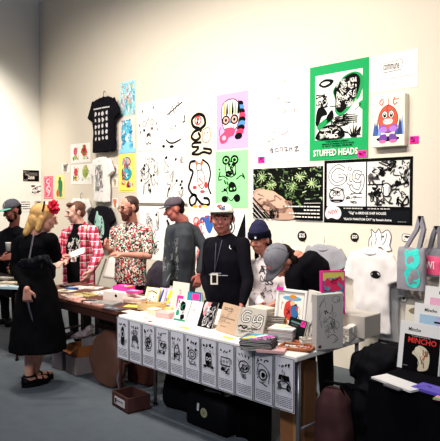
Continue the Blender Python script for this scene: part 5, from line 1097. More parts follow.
class Person:
    def __init__(s, label, base, h, fwd, j, skin='#b87a62', head=(1, 0), headf=None, hs=1.0, width=1.0, name='person', seed=1, girth=1.0):
        s.h = h; f = V(fwd).normalized(); s.f = f; lat = V((-f.y, f.x, 0)); lat = lat if lat.dot(RT) > 0 else -lat   # lat: towards the right of the picture
        s.lat = lat; X, Y = base; c = V((X, Y, 0)); s.seed = seed; s.girth = girth
        J = dict(pelvis=c+Zv*.53*h, chest=c+Zv*.70*h, neck=c+Zv*.83*h, head=c+Zv*.93*h+f*.02)
        for k in ('L', 'R'):
            g = -1 if k == 'L' else 1
            J['s'+k] = c+lat*g*.105*h*width+Zv*.80*h; J['e'+k] = c+lat*g*.14*h*width+Zv*.63*h+f*.02; J['w'+k] = c+lat*g*.14*h*width+Zv*.49*h+f*.08
            J['h'+k] = c+lat*g*.055*h+Zv*.51*h; J['k'+k] = c+lat*g*.06*h+Zv*.28*h+f*.02; J['a'+k] = c+lat*g*.06*h+Zv*.05*h
        J.update({k: V(v) for k, v in j.items()}); s.J = J
        s.root = empty(name, (X, Y, 0), label, 'person'); s.skin = skin; s.hs = hs
        s.HM = face_M(J['head'], headf or f, head[1], 0, hs)
    def body(s, hands=None, vox=.0065, beard=None, nose=1.0, arms=True):
        J = s.J; bl = Blob(); HM = s.HM; hs = s.hs
        bl.ell((0, .012, .035), (.079, .092, .083), HM); bl.ell((0, -.022, -.045), (.062, .064, .068), HM); bl.ell((0, -.045, -.085), (.03, .032, .026), HM); bl.ell((0, -.05, -.01), (.067, .045, .05), HM)
        bl.ell((0, -.078, .03), (.05, .016, .014), HM)
        bl.cap(HM @ V((0, -.088, .022)), HM @ V((0, -.108*nose, -.014)), .009*hs, .014*hs); bl.ell((0, -.1, -.018), (.017, .013, .01), HM)
        bl.ell((0, -.086, -.05), (.024, .012, .011), HM)
        for g in (-1, 1): bl.ell((g*.082, .012, .0), (.012, .02, .032), HM); bl.ell((g*.04, -.07, -.02), (.02, .02, .018), HM)
        nb = HM @ V((0, .012, -.07)); bl.cap(nb, J['neck'], .056*hs, .064)
        bl.loft([(J['pelvis']-Zv*.06, .12, .085), (J['pelvis'], .13, .09), (lerp(J['pelvis'], J['chest'], .5), .11, .08), (J['chest'], .135, .09), (lerp(J['chest'], J['neck'], .7), .12, .075), (J['neck'], .06, .055)], s.lat)
        for k in 'LR':
            bl.cap(lerp(J['chest'], J['neck'], .75), J['s'+k], .05, .045); bl.chain([J['s'+k], J['e'+k], J['w'+k]], [.046, .037, .026]); bl.cap(lerp(J['e'+k], J['w'+k], .3), lerp(J['e'+k], J['w'+k], .5), .04, .034)
            bl.chain([J['h'+k], J['k'+k], J['a'+k]], [.075, .052, .036]); bl.cap(J['a'+k]-Zv*.03, J['a'+k]-Zv*.035+s.f*.15, .034, .028)
            hd = (hands or {}).get(k, {}); d = V(hd.get('d', J['w'+k]-J['e'+k])); palm = hd.get('palm', -s.lat if k == 'R' else s.lat); th = hd.get('thumb', s.f)
            hand(bl, J['w'+k], d, palm, th, hd.get('curl', .4))
        s.bodyo = bl.build('body', mat(s.skin, .55, .06, 18), None, vox=vox, smooth=2); into(s.bodyo, s.root)
        # eyes and mouth
        for g in (-1, 1):
            mb = MB(); mb.ell((g*.031, -.083, .008), (.011, .006, .005), mat('#a8948c', .3), HM, 10, 6); mb.ell((g*.031, -.0875, .008), (.0065, .004, .0065), mat('#1c1412', .3), HM, 8, 6); into(mb.build('eye', smooth=True), s.root)
            mb = MB(); mb.tube([HM @ V((g*.014, -.094, .03)), HM @ V((g*.032, -.095, .036)), HM @ V((g*.052, -.083, .03))], .0036*hs, mat(getattr(s, 'hairc', '#241a18'), .9), 6); into(mb.build('eyebrow', smooth=True), s.root)
        mb = MB(); mb.ell((0, -.092, -.052), (.02, .007, .005), mat('#7e3c38', .6), HM, 12, 6); into(mb.build('lips', smooth=True), s.root)
    def shirt(s, m, name='shirt', w=1.0, sleeve='long', hem=.06, fold=.017, ex=.02, rings=None, vox=.01, flare=1.0, high=0, fscale=7):
        J = s.J; bl = Blob(); p, c, n = J['pelvis'], J['chest'], J['neck']; up = (n-p).normalized(); G = s.girth
        ha = .125*s.h*.95*w
        bl.loft(rings or [(p-up*hem, ha*.98*flare, .115*G), (p+up*.04, ha*.95, .12*G), (lerp(p, c, .55), ha*.93, .115*G), (c, ha*1.04, .125*G), (lerp(c, n, .5), ha*1.02, .105*G), (lerp(c, n, .8), ha*.72, .085), (n-up*.0+Zv*high*.3, .068, .062), (n+up*(.012+high), .056, .055)], s.lat)
        for k in 'LR':
            S_, E, Wr = J['s'+k], J['e'+k], J['w'+k]
            if sleeve == 'none': continue
            bl.cap(lerp(c, n, .72), S_, .066, .062*w); bl.cap(n-Zv*.03, S_+Zv*.008, .052, .05)
            if sleeve == 'long': bl.chain([S_, E, lerp(E, Wr, .9)], [.064*w, .053, .042])
            elif sleeve == 'mid': bl.chain([S_, lerp(S_, E, .7), lerp(E, Wr, .1)], [.066*w, .062, .058])
            elif sleeve == 'none': pass
            else: bl.chain([S_, lerp(S_, E, .78)], [.066*w, .064])
        o = bl.build(name, m, None, vox=vox, smooth=4, fold=fold, fscale=fscale, seed=s.seed); s.cloth = o; into(o, s.root); s._sl = s.root.location.copy(); return o
    def trousers(s, m, name='trousers'):
        J = s.J; bl = Blob(); p = J['pelvis']
        bl.loft([(p-Zv*.1, .15, .11), (p, .158, .115), (p+Zv*.06, .145, .105)], s.lat)
        for k in 'LR': bl.chain([J['h'+k], J['k'+k], J['a'+k]+Zv*.02], [.092, .07, .058])
        into(bl.build(name, m, None, vox=.014, smooth=4, fold=.008, seed=s.seed), s.root)
    def shoes(s, c='#1a181c'):
        for k in 'LR':
            a = s.J['a'+k]; bl = Blob(); z = V((a.x, a.y, .045)); bl.cap(z-s.f*.05, z+s.f*.17, .043, .038); bl.cap(a+Zv*.02, z, .048, .045)
            o = bl.build('shoe', mat(c, .5), None, vox=.01, smooth=2)
            for v in o.data.vertices: v.co.z = max(v.co.z, .004)
            into(o, s.root)
    def hair(s, c, parts, vox=.007, fold=.006, name='hair', m=None):
        bl = Blob()
        for q in parts:
            if len(q) == 2: bl.ell(q[0], q[1], s.HM)
            else: bl.cap(s.HM @ V(q[0]), s.HM @ V(q[1]), q[2]*s.hs, q[3]*s.hs)
        o = bl.build(name, m or mat(c, .6, .35, 60), None, vox=vox, smooth=2, fold=fold, fscale=34, seed=s.seed); into(o, s.root); return o
    def cap_hat(s, c, brimc, brim_dir=(0, -1), z0=.045, up=.095, label=None, name='cap', front=None, tilt=0.0, brim=.075, rx=.086, ry=.104, panel=None):
        """rounded crown with a curved brim; local head frame"""
        M = s.HM @ T(0, .008, z0) @ Rx(tilt); mb = MB(); R = []; m = mat(c, .8, .12, 30, .2)
        for i in range(9):
            q = PI/2*i/8; k = max(math.cos(q)**.8, .01); R.append([(rx*k*math.cos(2*PI*j/28), ry*k*math.sin(2*PI*j/28), up*math.sin(q)) for j in range(28)])
        mb.rings(R, m, M); mb.ell((0, 0, up), (.009, .009, .006), m, M, 8, 4)
        for j in range(6):
            a_ = PI/6+j*PI/3; mb.tube([(rx*1.01*max(math.cos(q), 0)**.8*math.cos(a_), ry*1.01*max(math.cos(q), 0)**.8*math.sin(a_), up*1.01*math.sin(q)) for q in [i*PI/12 for i in range(6)]], .0022, m, 5, M)
        h = mb.build(name, smooth=True); into(h, s.root)
        dx, dy = brim_dir; psi = math.atan2(dy, dx)+PI/2; Mb = M @ Rz(psi); mb = MB(); vs = []; fs = []; n = 14
        rad = rx if abs(dx) > .5 else ry
        for sgn in (0, 1):
            for i in range(n+1):
                a_ = -1.15+2.3*i/n
                for k in range(4):
                    rr = k/3; x = math.sin(a_)*(rx*.98+ .004*rr)*(1+.0*rr); y = -math.cos(a_)*ry*.96 - rr*brim*math.cos(a_*1.25) ; z = .006 - .022*rr*rr*0 - .10*x*x*18*.1 - rr*.012 - sgn*.005
                    vs.append((x, y, z))
        o_ = (n+1)*4
        for i in range(n):
            for k in range(3): a = i*4+k; fs.append((a, a+4, a+5, a+1)); fs.append((o_+a, o_+a+1, o_+a+5, o_+a+4))
            a = i*4+3; fs.append((a, a+4, o_+a+4, o_+a))
        fs.append((0, 1, o_+1, o_)); fs.append((1, 2, o_+2, o_+1)); fs.append((2, 3, o_+3, o_+2)); e = n*4; fs.append((e, o_+e, o_+e+1, e+1)); fs.append((e+1, o_+e+1, o_+e+2, e+2)); fs.append((e+2, o_+e+2, o_+e+3, e+3))
        mb.add(vs, fs, mat(brimc, .7, .08, 30), Mb); b = mb.build('brim', h, True); b.data.transform(T(-s.root.location))
        if panel:
            mb = MB(); panel(Art(mb, .07, .06, M @ T(0, -.16, .045), y=0, step=.00012)); drape(mb, _world(h, s.root), (M.to_3x3() @ V((0, 1, 0))), .003); e = mb.build('emblem', h); e.data.transform(T(-s.root.location)); _clean()
        return h
    def print_on(s, target, centre, w, h, fn, d=None, name='print', off=.003, up=None):
        """artwork pressed onto clothing, seen against direction d"""
        d = V(d or -s.f).normalized(); x = V((0, 0, 1)).cross(-d).normalized() ; z = (-d).cross(x)*1.0
        z = x.cross(d)*-1 if False else d.cross(x)*-1
        z = Zv - d*Zv.dot(d); z.normalize(); x = d.cross(z)
        M = Matrix((x, d, z)).transposed().to_4x4(); M.translation = V(centre) - d*.25
        mb = MB(); fn(Art(mb, w, h, M, y=0, step=.00012)); drape(mb, _world(target, s.root), d, off); into(mb.build(name), s.root); _clean()
_tmp = []
def _world(o, root):
    c = bpy.data.objects.new('t', o.data.copy()); c.data.transform(T(root.location)); _tmp.append(c); return c
def _clean():
    while _tmp:
        c = _tmp.pop(); me = c.data; bpy.data.objects.remove(c); bpy.data.meshes.remove(me)
def xy(p): return (p.x, p.y)
CAMDIR = V((.7186, -.6954, 0)); LEFTD = -RT
def mixd(toward, left): return (CAMDIR*toward + LEFTD*left).normalized()

# 1 - man in white cap, black sweatshirt
Y = 3.88
p = Person('person in a white cap and black sweatshirt with a hanging badge', xy(W(226, 300, Y+.02)), 1.64, mixd(1, .15),
  dict(head=W(222, 219.5, Y-.03), neck=W(225, 234.5, Y), sL=W(209.5, 244, Y), sR=W(243, 244, Y+.02), chest=W(226, 259, Y), pelvis=W(226, 306, Y+.03), eL=W(205.5, 277, Y), wL=W(211, 302, Y-.1), eR=W(248, 280, Y), wR=W(242, 305, Y-.1)), skin='#a8665a', head=(1, .04), headf=mixd(1, .12), hs=1.14, seed=2)
p.HM = p.HM @ Matrix.Diagonal((1.13, 1.04, 1, 1)); p.hairc = '#1c1618'; p.body(); p.trousers(mat('#17161c', .8)); p.shoes()
o = p.shirt(mat('#1e1d26', .9, .15, 10), 'sweatshirt', w=1.0, hem=.08)
p.hair('#1c1618', [((0, .03, .05), (.08, .09, .07)), ((0, .06, -.01), (.074, .05, .06)), ((-.074, .01, .02), (.01, .03, .035)), ((.074, .01, .02), (.01, .03, .035))], fold=.003)
def em(a): a.ell(.4, .6, .22, .26, '#c8303a'); a.scrib(501, .1, .1, .9, .9, 6, .06, ['#c8303a', '#3a5a9a', '#2a2628'], .3)
p.cap_hat('#e6dacb', '#22262a', z0=.052, up=.082, panel=em, tilt=-.08, brim=.055)
def d1(a): a.smallprint(502, .05, .95, .3, .035, '#b8bcc8', 9); a.smallprint(503, .2, .6, .7, .03, '#b8bcc8', 5)
p.print_on(o, W(219, 272, Y), .2, .05, d1, -FW*-1)
p.print_on(o, W(230, 246.5, Y), .03, .04, lambda a: a.curve([(.4, .9), (.3, .4), (.8, .1)], .22, '#d8d4d0'), FW)
mb = MB(); a = W(216, 243, Y-.14); b = W(214.5, 272, Y-.19); c = W(222, 240, Y-.13)
mb.tube([a, lerp(a, b, .5), b, lerp(c, b, .5), c], .0035, mat('#3a3a4a', .7), 6); into(mb.build('lanyard', smooth=True), p.root)
M = T(W(214.2, 279, Y-.2)) @ Rz(math.atan2(RT.y, RT.x)); mb = MB(); mb.box((0, 0, 0), (.066, .006, .1), mat('#d6cfc4', .4)); mb.box((0, -.004, 0), (.04, .002, .07), mat('#2e2622', .4)); into(mb.build('name_badge', M=None), p.root); bpy.context.view_layer.update()
nb = [c for c in p.root.children if c.name.startswith('name_badge')][-1]; nb.data.transform(T(p.root.location)); nb.data.transform(T(-p.root.location) @ M)

# 2 - dark haired person in beanie
Y = 4.15
p = Person('person in a dark blue beanie and loose white printed shirt, looking down', xy(W(270, 305, Y+.03)), 1.52, mixd(.8, .6),
  dict(head=W(260, 240.5, Y-.1), neck=W(269, 257, Y-.02), sL=W(255, 267, Y-.04), sR=W(285, 266, Y+.02), chest=W(269, 277, Y), pelvis=W(269, 306, Y+.03), eL=W(248, 288, Y-.05), wL=W(262, 306, Y-.22), eR=W(291, 288, Y+.02), wR=W(282, 302, Y-.2)), skin='#b3705e', headf=mixd(.75, .75), head=(1, -.12), hs=1.0, seed=4)
p.HM = p.HM @ Rx(.36); p.hairc = '#1c1214'; p.body(); p.trousers(mat('#141830', .8)); p.shoes()
o = p.shirt(mat('#e6d9d8', .9, .05, 12), 'shirt', w=1.2, sleeve='long', hem=.03, fold=.018, fscale=9)
p.hair('#241416', [((0, .04, .03), (.084, .09, .08)), ((0, .075, -.05), (.07, .045, .09)), ((.078, .04, -.05), (.075, .03, -.2), .026, .018), ((-.078, .03, -.05), (-.08, .0, -.2), .026, .02), ((0, .09, -.1), (0, .08, -.22), .04, .03)], fold=.006)
bl = Blob(); HM = p.HM
bl.loft([(HM @ V((0, .004, .03)), .09, .107), (HM @ V((0, .006, .06)), .094, .11), (HM @ V((0, .012, .1)), .088, .102), (HM @ V((0, .03, .145)), .068, .078), (HM @ V((0, .045, .175)), .04, .048), (HM @ V((0, .05, .185)), .012, .02)], HM.to_3x3() @ V((1, 0, 0)))
bn = bl.build('beanie', mat('#1b1b38', .95, .2, 60, .4), None, vox=.007, smooth=2, fold=.003, fscale=30); into(bn, p.root)
bl = Blob(); bl.loft([(HM @ V((0, 0, .028)), .095, .113), (HM @ V((0, .002, .045)), .099, .117), (HM @ V((0, .005, .078)), .098, .115), (HM @ V((0, .006, .09)), .092, .108)], HM.to_3x3() @ V((1, 0, 0)))
b2 = bl.build('turned_up_cuff', mat('#17172e', .95, .2, 60, .4), None, vox=.007, smooth=1); b2.data.transform(T(-p.root.location)); b2.parent = bn
mb = MB(); P2 = HM @ V((.05, -.108, .06)); mb.box((0, 0, 0), (.016, .004, .018), mat('#c8d0cc', .5), face_M(P2, mixd(1, .2))); e = mb.build('patch', bn); e.data.transform(T(-p.root.location))
def d2(a):
    a.text('AGES', .45, .78, .2, '#3a3034', -.05, .8); a.text('SS', .4, .5, .18, '#3a3034', .05, .4)
    a.scrib(511, .1, .05, .9, .9, 16, .02, ['#4a4246', '#8a7c80', '#3a3034'], .12)
p.print_on(o, W(271, 280, Y), .26, .34, d2, FW)
M = face_M(p.J['wR']+FW*-.05+Zv*.06, mixd(1, 0)); o = MB().box((0, 0, 0), (.065, .009, .12), mat('#1a181a', .3), bev=.004).build('mobile_phone', M=M); tag(o, 'black phone held upright by the person in the dark blue beanie', 'phone')

# 3 - person bending forward, grey cap
Y = 3.72
p = Person('person in black bending low over the table, grey cap hiding the face', xy(W(318, 320, Y+.24)), 1.62, (mixd(.62, .8)),
  dict(head=W(281, 262, Y-.12), neck=W(297, 258, Y-.0), sL=W(293, 276, Y-.1), sR=W(311, 262, Y+.12), chest=W(308, 268, Y+.06), pelvis=W(320, 303, Y+.22), eL=W(295, 296, Y-.1), wL=W(285, 303, Y-.14), eR=W(322, 287, Y+.15), wR=W(312, 306, Y+.02)), skin='#b87a66', headf=mixd(.55, .85), seed=5, hs=1.05)
p.HM = p.HM @ Rx(.95); p.hairc = '#241618'; p.body(hands=dict(L=dict(d=LEFTD, palm=-Zv, thumb=-FW)))
p.trousers(mat('#16151a', .8)); p.shoes(); p.shirt(mat('#1b1a20', .9, .15, 10), 'shirt', w=1.02, sleeve='mid', hem=.1)
p.hair('#2c1a18', [((0, .05, .02), (.084, .085, .085)), ((.07, .05, -.04), (.085, .02, -.13), .04, .03), ((-.07, .05, -.04), (-.08, .01, -.15), .035, .03), ((0, .09, -.03), (.05, .1, -.12), .05, .035)], fold=.007)
def em3(a): a.line([(.2, .4), (.8, .5)], .25, '#c82a34'); a.line([(.5, .3), (.7, .7)], .15, '#d8505a')
p.cap_hat('#6e6d74', '#45454c', z0=.03, up=.125, panel=em3, brim=.085, rx=.094, ry=.112)

# 4 - man in dark cap leaning left
Y = 4.05
p = Person('person in a flat dark cap and dark printed sweatshirt, leaning left', xy(W(186, 300, Y+.1)), 1.72, mixd(.25, 1),
  dict(head=W(175, 210, Y-.08), neck=W(183, 221, Y), sL=W(171, 231, Y-.13), sR=W(195, 231, Y+.12), chest=W(183, 246, Y), pelvis=W(184, 287, Y+.06), eL=W(168, 263, Y-.16), wL=W(166, 288, Y-.25), eR=W(205, 249, Y+.16), wR=W(199, 274, Y+.05)), skin='#b4675a', headf=mixd(.12, 1), seed=6, hs=1.0)
p.HM = p.HM @ Rx(.28); p.hairc = '#2a1c1c'; p.body(nose=1.08, hands={'R': dict(d=(0, -.2, -1))}); p.trousers(mat('#15141a', .8)); p.shoes()
o = p.shirt(mat('#313439', .9, .18, 10), 'sweatshirt', w=.98, hem=.02, rings=None)
p.hair('#2a1c1c', [((0, .035, .045), (.078, .083, .07)), ((0, .06, -.01), (.068, .04, .05))], fold=.003)
p.cap_hat('#4a4048', '#3a353c', z0=.05, up=.085, brim=.07, tilt=-.1)
def d4(a):
    a.scrib(521, .1, .02, .75, .98, 46, .012, ['#7a7c7c', '#5c5e60', '#8c8c8a'], .1)
p.print_on(o, W(178, 257, Y), .26, .44, d4, (FW+RT*.25))
# 5 - bearded man floral shirt
Y = 3.85
p = Person('bearded person in glasses and a red, white and green floral short-sleeved shirt, arms folded low', xy(W(131, 290, Y+.02)), 1.75, mixd(.8, .55),
  dict(head=W(129, 208, Y-.06), neck=W(132, 222, Y), sL=W(116, 232, Y-.03), sR=W(146, 232, Y+.02), chest=W(131, 246, Y), pelvis=W(130, 279, Y), eL=W(112, 253, Y-.1), wL=W(109, 249, Y-.33), eR=W(149, 256, Y-.03), wR=W(123, 254.5, Y-.28)), skin='#c08470', headf=mixd(.55, .75), head=(1, .05), seed=8, hs=1.05)
p.HM = p.HM @ Rx(.1); p.hairc = '#3a1e16'
p.body(hands=dict(R=dict(d=LEFTD+Zv*.15, palm=-Zv+FW*.3, thumb=Zv-FW), L=dict(d=LEFTD*.3-FW*.6+Zv*.5, palm=RT, thumb=Zv))); p.trousers(mat('#1c1a22', .8)); p.shoes()
flor = ramp_mat('voronoi', [(0, '#1e1c20'), (.27, '#c02434'), (.42, '#efe6dc'), (.54, '#b84a54'), (.62, '#4a9a88'), (.7, '#d8cfb8'), (.84, '#c9c0a0'), (.92, '#262a26')], 75)
o = p.shirt(flor, 'floral_shirt', w=1.06, sleeve='short', hem=.04, fold=.01)
p.hair('#3a221c', [((0, .026, .05), (.084, .09, .075)), ((0, .052, -.005), (.08, .052, .06))], fold=.0)
p.hair('#4a2016', [((0, -.048, -.07), (.052, .046, .05)), ((0, -.06, -.1), (.04, .036, .03)), ((.056, -.022, -.045), (.016, .026, .035)), ((-.056, -.022, -.045), (.016, .026, .035)), ((0, -.092, -.036), (.032, .014, .008))], fold=.004, name='beard')
mb = MB(); m = mat('#241c1c', .4); HM = p.HM
for g in (-1, 1): mb.tube([HM @ V((g*.034+.026*math.cos(q), -.1+.004*abs(math.cos(q)), .006+.018*math.sin(q))) for q in [2*PI*i/14 for i in range(14)]], .0032, m, 6, closed=True); mb.tube([HM @ V((g*.06, -.096, .01)), HM @ V((g*.078, -.05, .012)), HM @ V((g*.08, .02, .008))], .003, m, 6)
mb.tube([HM @ V((-.01, -.103, .01)), HM @ V((.01, -.103, .01))], .003, m, 6); into(mb.build('glasses', smooth=True), p.root)
# 6 - plaid shirt
Y = 3.75
p = Person('person in an open red and white plaid shirt over a black tee', xy(W(80, 290, Y+.02)), 1.72, mixd(.85, .5),
  dict(head=W(75.5, 213, Y-.05), neck=W(80, 223.5, Y), sL=W(66, 233.5, Y-.03), sR=W(92, 231, Y+.02), chest=W(79, 247, Y), pelvis=W(79, 277, Y), eL=W(60.5, 253, Y-.08), wL=W(66, 262, Y-.26), eR=W(99, 254, Y), wR=W(90.5, 271, Y-.2)), skin='#cf9f8c', headf=mixd(.5, .9), head=(1, .05), seed=9, hs=1.06)
p.HM = p.HM @ Rx(.1); p.hairc = '#4a2c22'; p.body(nose=1.08, hands=dict(L=dict(d=CAMDIR+LEFTD*.6, palm=-Zv, thumb=RT), R=dict(d=(-.2, -.4, -1)))); p.trousers(mat('#17161c', .8)); p.shoes()
inner = p.shirt(mat('#1a181c', .9), 'black_tee', w=.9, sleeve='none', hem=.05)
p.print_on(inner, W(77, 246, Y), .2, .3, lambda a: a.scrib(531, .1, .05, .9, .95, 18, .045, ['#b8b4ac', '#d8d0c0'], .16), FW)
J = p.J; bl = Blob(); ch = J['chest']; pe = J['pelvis']; ne = J['neck']; f = p.f
for g, k in ((-1, 'L'), (1, 'R')):
    l = p.lat*g
    bl.loft([(pe-Zv*.1+l*.145, .045, .12), (pe+Zv*.05+l*.14, .045, .12), (ch+l*.145, .05, .125), (lerp(ch, ne, .55)+l*.12, .065, .115), (lerp(ch, ne, .9)+l*.06, .055, .085)], p.lat)
    bl.chain([J['s'+k], J['e'+k], lerp(J['e'+k], J['w'+k], .85)], [.07, .06, .05]); bl.cap(ne+l*.05-f*.02, lerp(ch, ne, .6)+l*.09+f*.1, .026, .024)
bl.loft([(pe-Zv*.1-f*.06, .17, .06), (ch-f*.06, .17, .065), (lerp(ch, ne, .7)-f*.045, .13, .05), (ne-f*.03, .06, .035)], p.lat)
o = bl.build('plaid_shirt', plaid_mat(), None, vox=.01, smooth=4, fold=.01, seed=3); into(o, p.root)
p.hair('#5a3426', [((0, .035, .055), (.083, .09, .075)), ((0, .065, .0), (.076, .045, .06)), ((.0, -.05, .1), (.055, .04, .028)), ((.078, .0, .03), (.01, .022, .035)), ((-.078, .0, .03), (.01, .022, .035))], fold=.006)
M = face_M(W(73.5, 258, Y-.2), mixd(1, 0)); mb = MB(); mb.box((0, 0, 0), (.06, .005, .085), mat('#e8e4e0', .4), M); into(mb.build('name_badge'), p.root)
mb = MB(); a = W(76, 236, Y-.15); b = W(73.5, 254.5, Y-.2); c = W(83, 236, Y-.14); mb.tube([a, b, c], .0035, mat('#2a2830', .7), 6); into(mb.build('lanyard', smooth=True), p.root)
# 7 - far left man in cap with cup
Y = 3.5
p = Person('person in a mint-brimmed grey cap and black jacket at the far left', xy(W(11, 300, Y+.02)), 1.72, mixd(.9, .45),
  dict(head=W(12.5, 211.5, Y-.04), neck=W(14, 227, Y), sL=W(0, 236, Y-.03), sR=W(28, 235, Y+.02), chest=W(13, 250, Y), pelvis=W(12, 285, Y), eL=W(-5, 258, Y-.03), wL=W(2, 259, Y-.27), eR=W(31, 262, Y), wR=W(16, 268, Y-.2)), skin='#8e5548', headf=mixd(.7, .75), head=(1, .1), seed=10, hs=1.12, width=1.1)
p.HM = p.HM @ Rx(.2); p.hairc = '#1c1414'; p.body(hands=dict(L=dict(d=RT+Zv*.3-FW*.2, palm=RT*.2-FW*-1, thumb=Zv, curl=.8), R=dict(d=LEFTD-Zv*.3, palm=FW, thumb=Zv, curl=.9))); p.trousers(mat('#15141a', .8)); p.shoes()
p.shirt(mat('#1a1a22', .9, .12, 10), 'jacket', w=1.12, hem=.06)
p.hair('#1c1414', [((0, .035, .045), (.078, .083, .07)), ((0, .06, -.01), (.07, .04, .06))], fold=.002)
p.hair('#2a1a18', [((0, -.045, -.075), (.048, .042, .04)), ((.05, -.01, -.05), (.014, .025, .04)), ((-.05, -.01, -.05), (.014, .025, .04))], fold=.002, name='beard')
p.cap_hat('#55555e', '#6fb8a4', z0=.05, up=.095, brim=.085, tilt=-.05, panel=lambda a: (a.ell(.5, .5, .4, .42, '#c8c8c4'), a.ell(.5, .5, .3, .3, '#3a3a40'), a.ell(.5, .5, .12, .12, '#c8c8c4')))
cp = W(8.2, 251, Y-.34); root = empty('paper_cup', cp, 'white cup held by the person in the mint-brimmed cap', 'cup'); MB().lathe([(.024, 0), (.033, .1), (.034, .103), (.031, .103), (.022, .006)], mat('#e9e6e0', .6), 18).build('cup_body', root, True); mb = MB(); mb.lathe([(.024, .004), (.0345, .1), (.036, .104), (.03, .112), (.004, .113)], mat('#d8d4cc', .5), 18); root.children[0]; 
# 8 - blonde woman in black, seen from behind
Y = 2.5
p = Person('blonde person in a long black dress seen from behind, red flower in hair', (W(36, 300, Y).x, Y), 1.64, mixd(-.62, -.75),
  dict(head=W(44, 218.5, Y+.06), neck=W(37.5, 234, Y+.01), sL=W(22, 242.5, Y-.03), sR=W(50, 241, Y+.06), chest=W(35, 250, Y), pelvis=W(37, 288, Y), eL=W(17, 268, Y-.06), wL=W(27, 289, Y-.16), eR=W(54.5, 256, Y+.16), wR=W(60, 256.5, Y+.34),
       aL=W(29, 377, Y-.03), kL=W(30, 345, Y-.02), aR=W(34.5, 375, Y+.07)), skin='#c48a76', headf=mixd(-.3, -.95), head=(1, 0), seed=12, hs=1.04, width=.95)
p.HM = p.HM @ Rx(.25); p.hairc = '#a8763c'
for k in 'LR': p.J['a'+k].z = .085
p.body(hands=dict(L=dict(d=(0, 0, -1), palm=FW, thumb=RT, curl=1.0), R=dict(d=RT+Zv*.1, palm=-Zv, thumb=-FW, curl=.5)))
J = p.J; pe, ch, ne = J['pelvis'], J['chest'], J['neck']; R = []
rows = [(.36, .255, .25), (.5, .24, .235), (.7, .215, .2), (.88, .185, .165), (1.0, .15, .13), (1.08, .14, .12)]
bl = Blob(); bl.loft([(V((lerp(pe, J['neck'], (z-.87)/.5 if z > .87 else 0).x, Y, z)), a, b) for z, a, b in rows] + [(ch+Zv*.02, .172, .13), (lerp(ch, ne, .55), .17, .115), (lerp(ch, ne, .88), .11, .08), (ne+Zv*.01, .055, .055)], p.lat, 40)
for k in 'LR':
    g = -1 if k == 'L' else 1; bl.cap(lerp(ch, ne, .7), J['s'+k], .07, .068); bl.chain([J['s'+k], J['e'+k]], [.075, .07]); bl.chain([J['e'+k], lerp(J['e'+k], J['w'+k], .45 if k == 'R' else .9)], [.068, .05 if k == 'R' else .045])
dr = bl.build('black_dress', mat('#100f13', .9, .15, 10), None, vox=.012, smooth=4, fold=.012, fscale=9, seed=6); into(dr, p.root)
p.hair('#c8964e', [((0, .03, .04), (.09, .1, .085)), ((0, .07, -.03), (.08, .06, .09)), ((.0, .08, -.06), (-.02, .11, -.15), .055, .03), ((.07, .02, .0), (.074, .03, -.1), .03, .022), ((-.07, .02, .0), (-.074, .03, -.1), .03, .022)], fold=.004, m=mat('#c89a5c', .5, .35, 30))
# red flower: petals as one bloom
fl = MB(); c = p.HM @ V((-.01, -.02, .0)); q0 = W(54.6, 206.5, Y+.1); r = random.Random(3); mm = mat('#d81c3c', .6, .15, 30)
for i in range(26):
    a = r.uniform(0, 2*PI); e = r.uniform(-.5, 1.2); d = (RT*math.cos(a)+Zv*math.sin(a))*math.cos(e)-FW*math.sin(e); o_ = d*(.028+.02*r.random()); w_ = d.orthogonal().normalized(); Mx = Matrix((w_, d.cross(w_), d)).transposed().to_4x4(); Mx.translation = q0+o_
    fl.ell((0, 0, 0), (.02, .009, .028), mm, Mx, 8, 5)
fl.ell(q0, (.03, .03, .03), mm, None, 10, 6); into(fl.build('hair_flower', smooth=True), p.root)
mb = MB(); mb.tube([p.HM @ V((.092*math.sin(q), .03-.05*math.cos(q)*0, .06+.08*math.cos(q))) for q in [-1.6+.4*i for i in range(9)]], .007, mat('#1c1418', .7)); into(mb.build('hair_band', smooth=True), p.root)
# sandals
for k in 'LR':
    a = J['a'+k]; g = p.f; mb = MB(); m = mat('#17151a', .5); L0 = V((a.x, a.y, 0))
    mb.tube([L0+g*(-.06)+Zv*.05, L0+g*.0+Zv*.045, L0+g*.09+Zv*.03, L0+g*.17+Zv*.028], [.036, .038, .042, .034], m, 12)
    R = [[L0+g*(.055+.125*math.cos(q))+p.lat*.046*math.sin(q)+Zv*z for q in [2*PI*i/24 for i in range(24)]] for z in (.003, .03)]; mb.rings(R, m)
    mb.tube([L0+g*(-.0)+p.lat*.042*math.cos(q)+g*.045*math.sin(q)+Zv*.1 for q in [2*PI*i/16 for i in range(16)]], .008, m, 6, closed=True)
    for dd in (.06, .12): mb.tube([L0+g*dd+p.lat*.045*math.cos(q)+Zv*(.03+.055*math.sin(q)*(1.25-dd*4)) for q in [PI*i/8 for i in range(9)]], .009, m, 6)
    mb.tube([L0-g*.055+Zv*.04, L0-g*.06+Zv*.1], .012, m, 6); into(mb.build('sandal', smooth=True), p.root)
# leaflets in hand
w = J['wR']+RT*.16+Zv*.035; M = T(w) @ Rz(math.atan2(RT.y, RT.x)) @ Ry(-.35) @ Rx(.5)
o = MB().box((0, 0, 0), (.15, .1, .004), mat('#efe4de', .7)).build('leaflet', M=M); tag(o, 'white leaflet held out by the blonde person in black', 'leaflet')
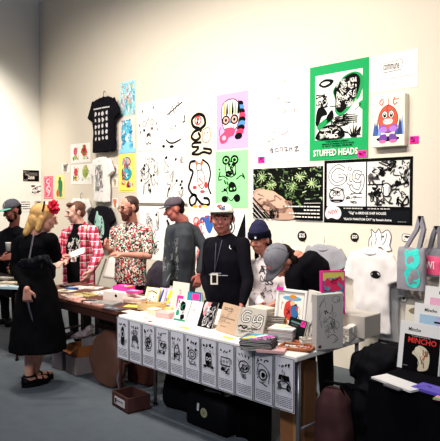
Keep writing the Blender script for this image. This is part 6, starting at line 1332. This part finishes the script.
# bag with chain
Q = W(29, 262, Y-.21); bl = Blob(); lt = RT
bl.loft([(Q-Zv*.065, .06, .03), (Q-Zv*.04, .1, .04), (Q+Zv*.0, .1, .035), (Q+Zv*.03, .05, .025)], lt, 24); bl.chain([Q+lt*.06+Zv*.02, Q+lt*.14+Zv*.03, Q+lt*.2-Zv*.05, Q+lt*.2-Zv*.13], [.025, .032, .026, .014])
bg = empty('shoulder_bag', (Q.x, Q.y, Q.z-.1), 'soft black shoulder bag with a chain strap on the hip of the blonde person', 'bag'); o = bl.build('bag_body', mat('#1b1b22', .4, .4, 14), None, vox=.009, smooth=3, fold=.02, fscale=14, seed=3); into(o, bg)
a = W(34.5, 226, Y-.03) ; b = Q+Zv*.02-lt*.0; mb = MB(); m = mat('#8d8a92', .3, .05, 10, metal=.8); pts = [lerp(W(33.5, 236, Y-.15), b, t) for t in [i/26 for i in range(27)]]
for i, q in enumerate(pts):
    Mx = T(q) @ (Rz(PI/2*(i % 2)+.7)); mb.tube([(.006*math.cos(w_), 0, .009*math.sin(w_)) for w_ in [2*PI*j/8 for j in range(8)]], .0026, m, 5, Mx, closed=True)
into(mb.build('chain_strap', smooth=True), bg)
mb = MB(); q = J['wL']-Zv*.08; mb.tube([q, q+RT*.02-Zv*.1, q+RT*.05-Zv*.2, q+RT*.035-Zv*.3], .009, mat('#3a3a42', .6)); tag(mb.build('strap', smooth=True), 'grey strap dangling from the lowered hand of the blonde person', 'strap')
# small bottle/figure between two men
q = W(198.5, 262, 4.55)
def d_pf(a): a.ell(.5, .92, .25, .06, '#e83aa0'); a.rect(.3, .8, .7, .88, '#f0e0dc'); a.blob([(.3, .8), (.7, .8), (.8, .6), (.6, .5), (.7, .2), (.4, .02), (.25, .3), (.2, .6)], '#d8a09a'); a.scrib(541, .2, .05, .8, .75, 14, .09, ['#b83038', '#f0d8d0', '#8a2a30'], .25)
pin('art_print', 'narrow hanging print of a pink-topped red figure, between two men in black', 'print', 194.5, 241.5, 280, 203, d_pf)
bpy.data.scenes.remove(_ss)
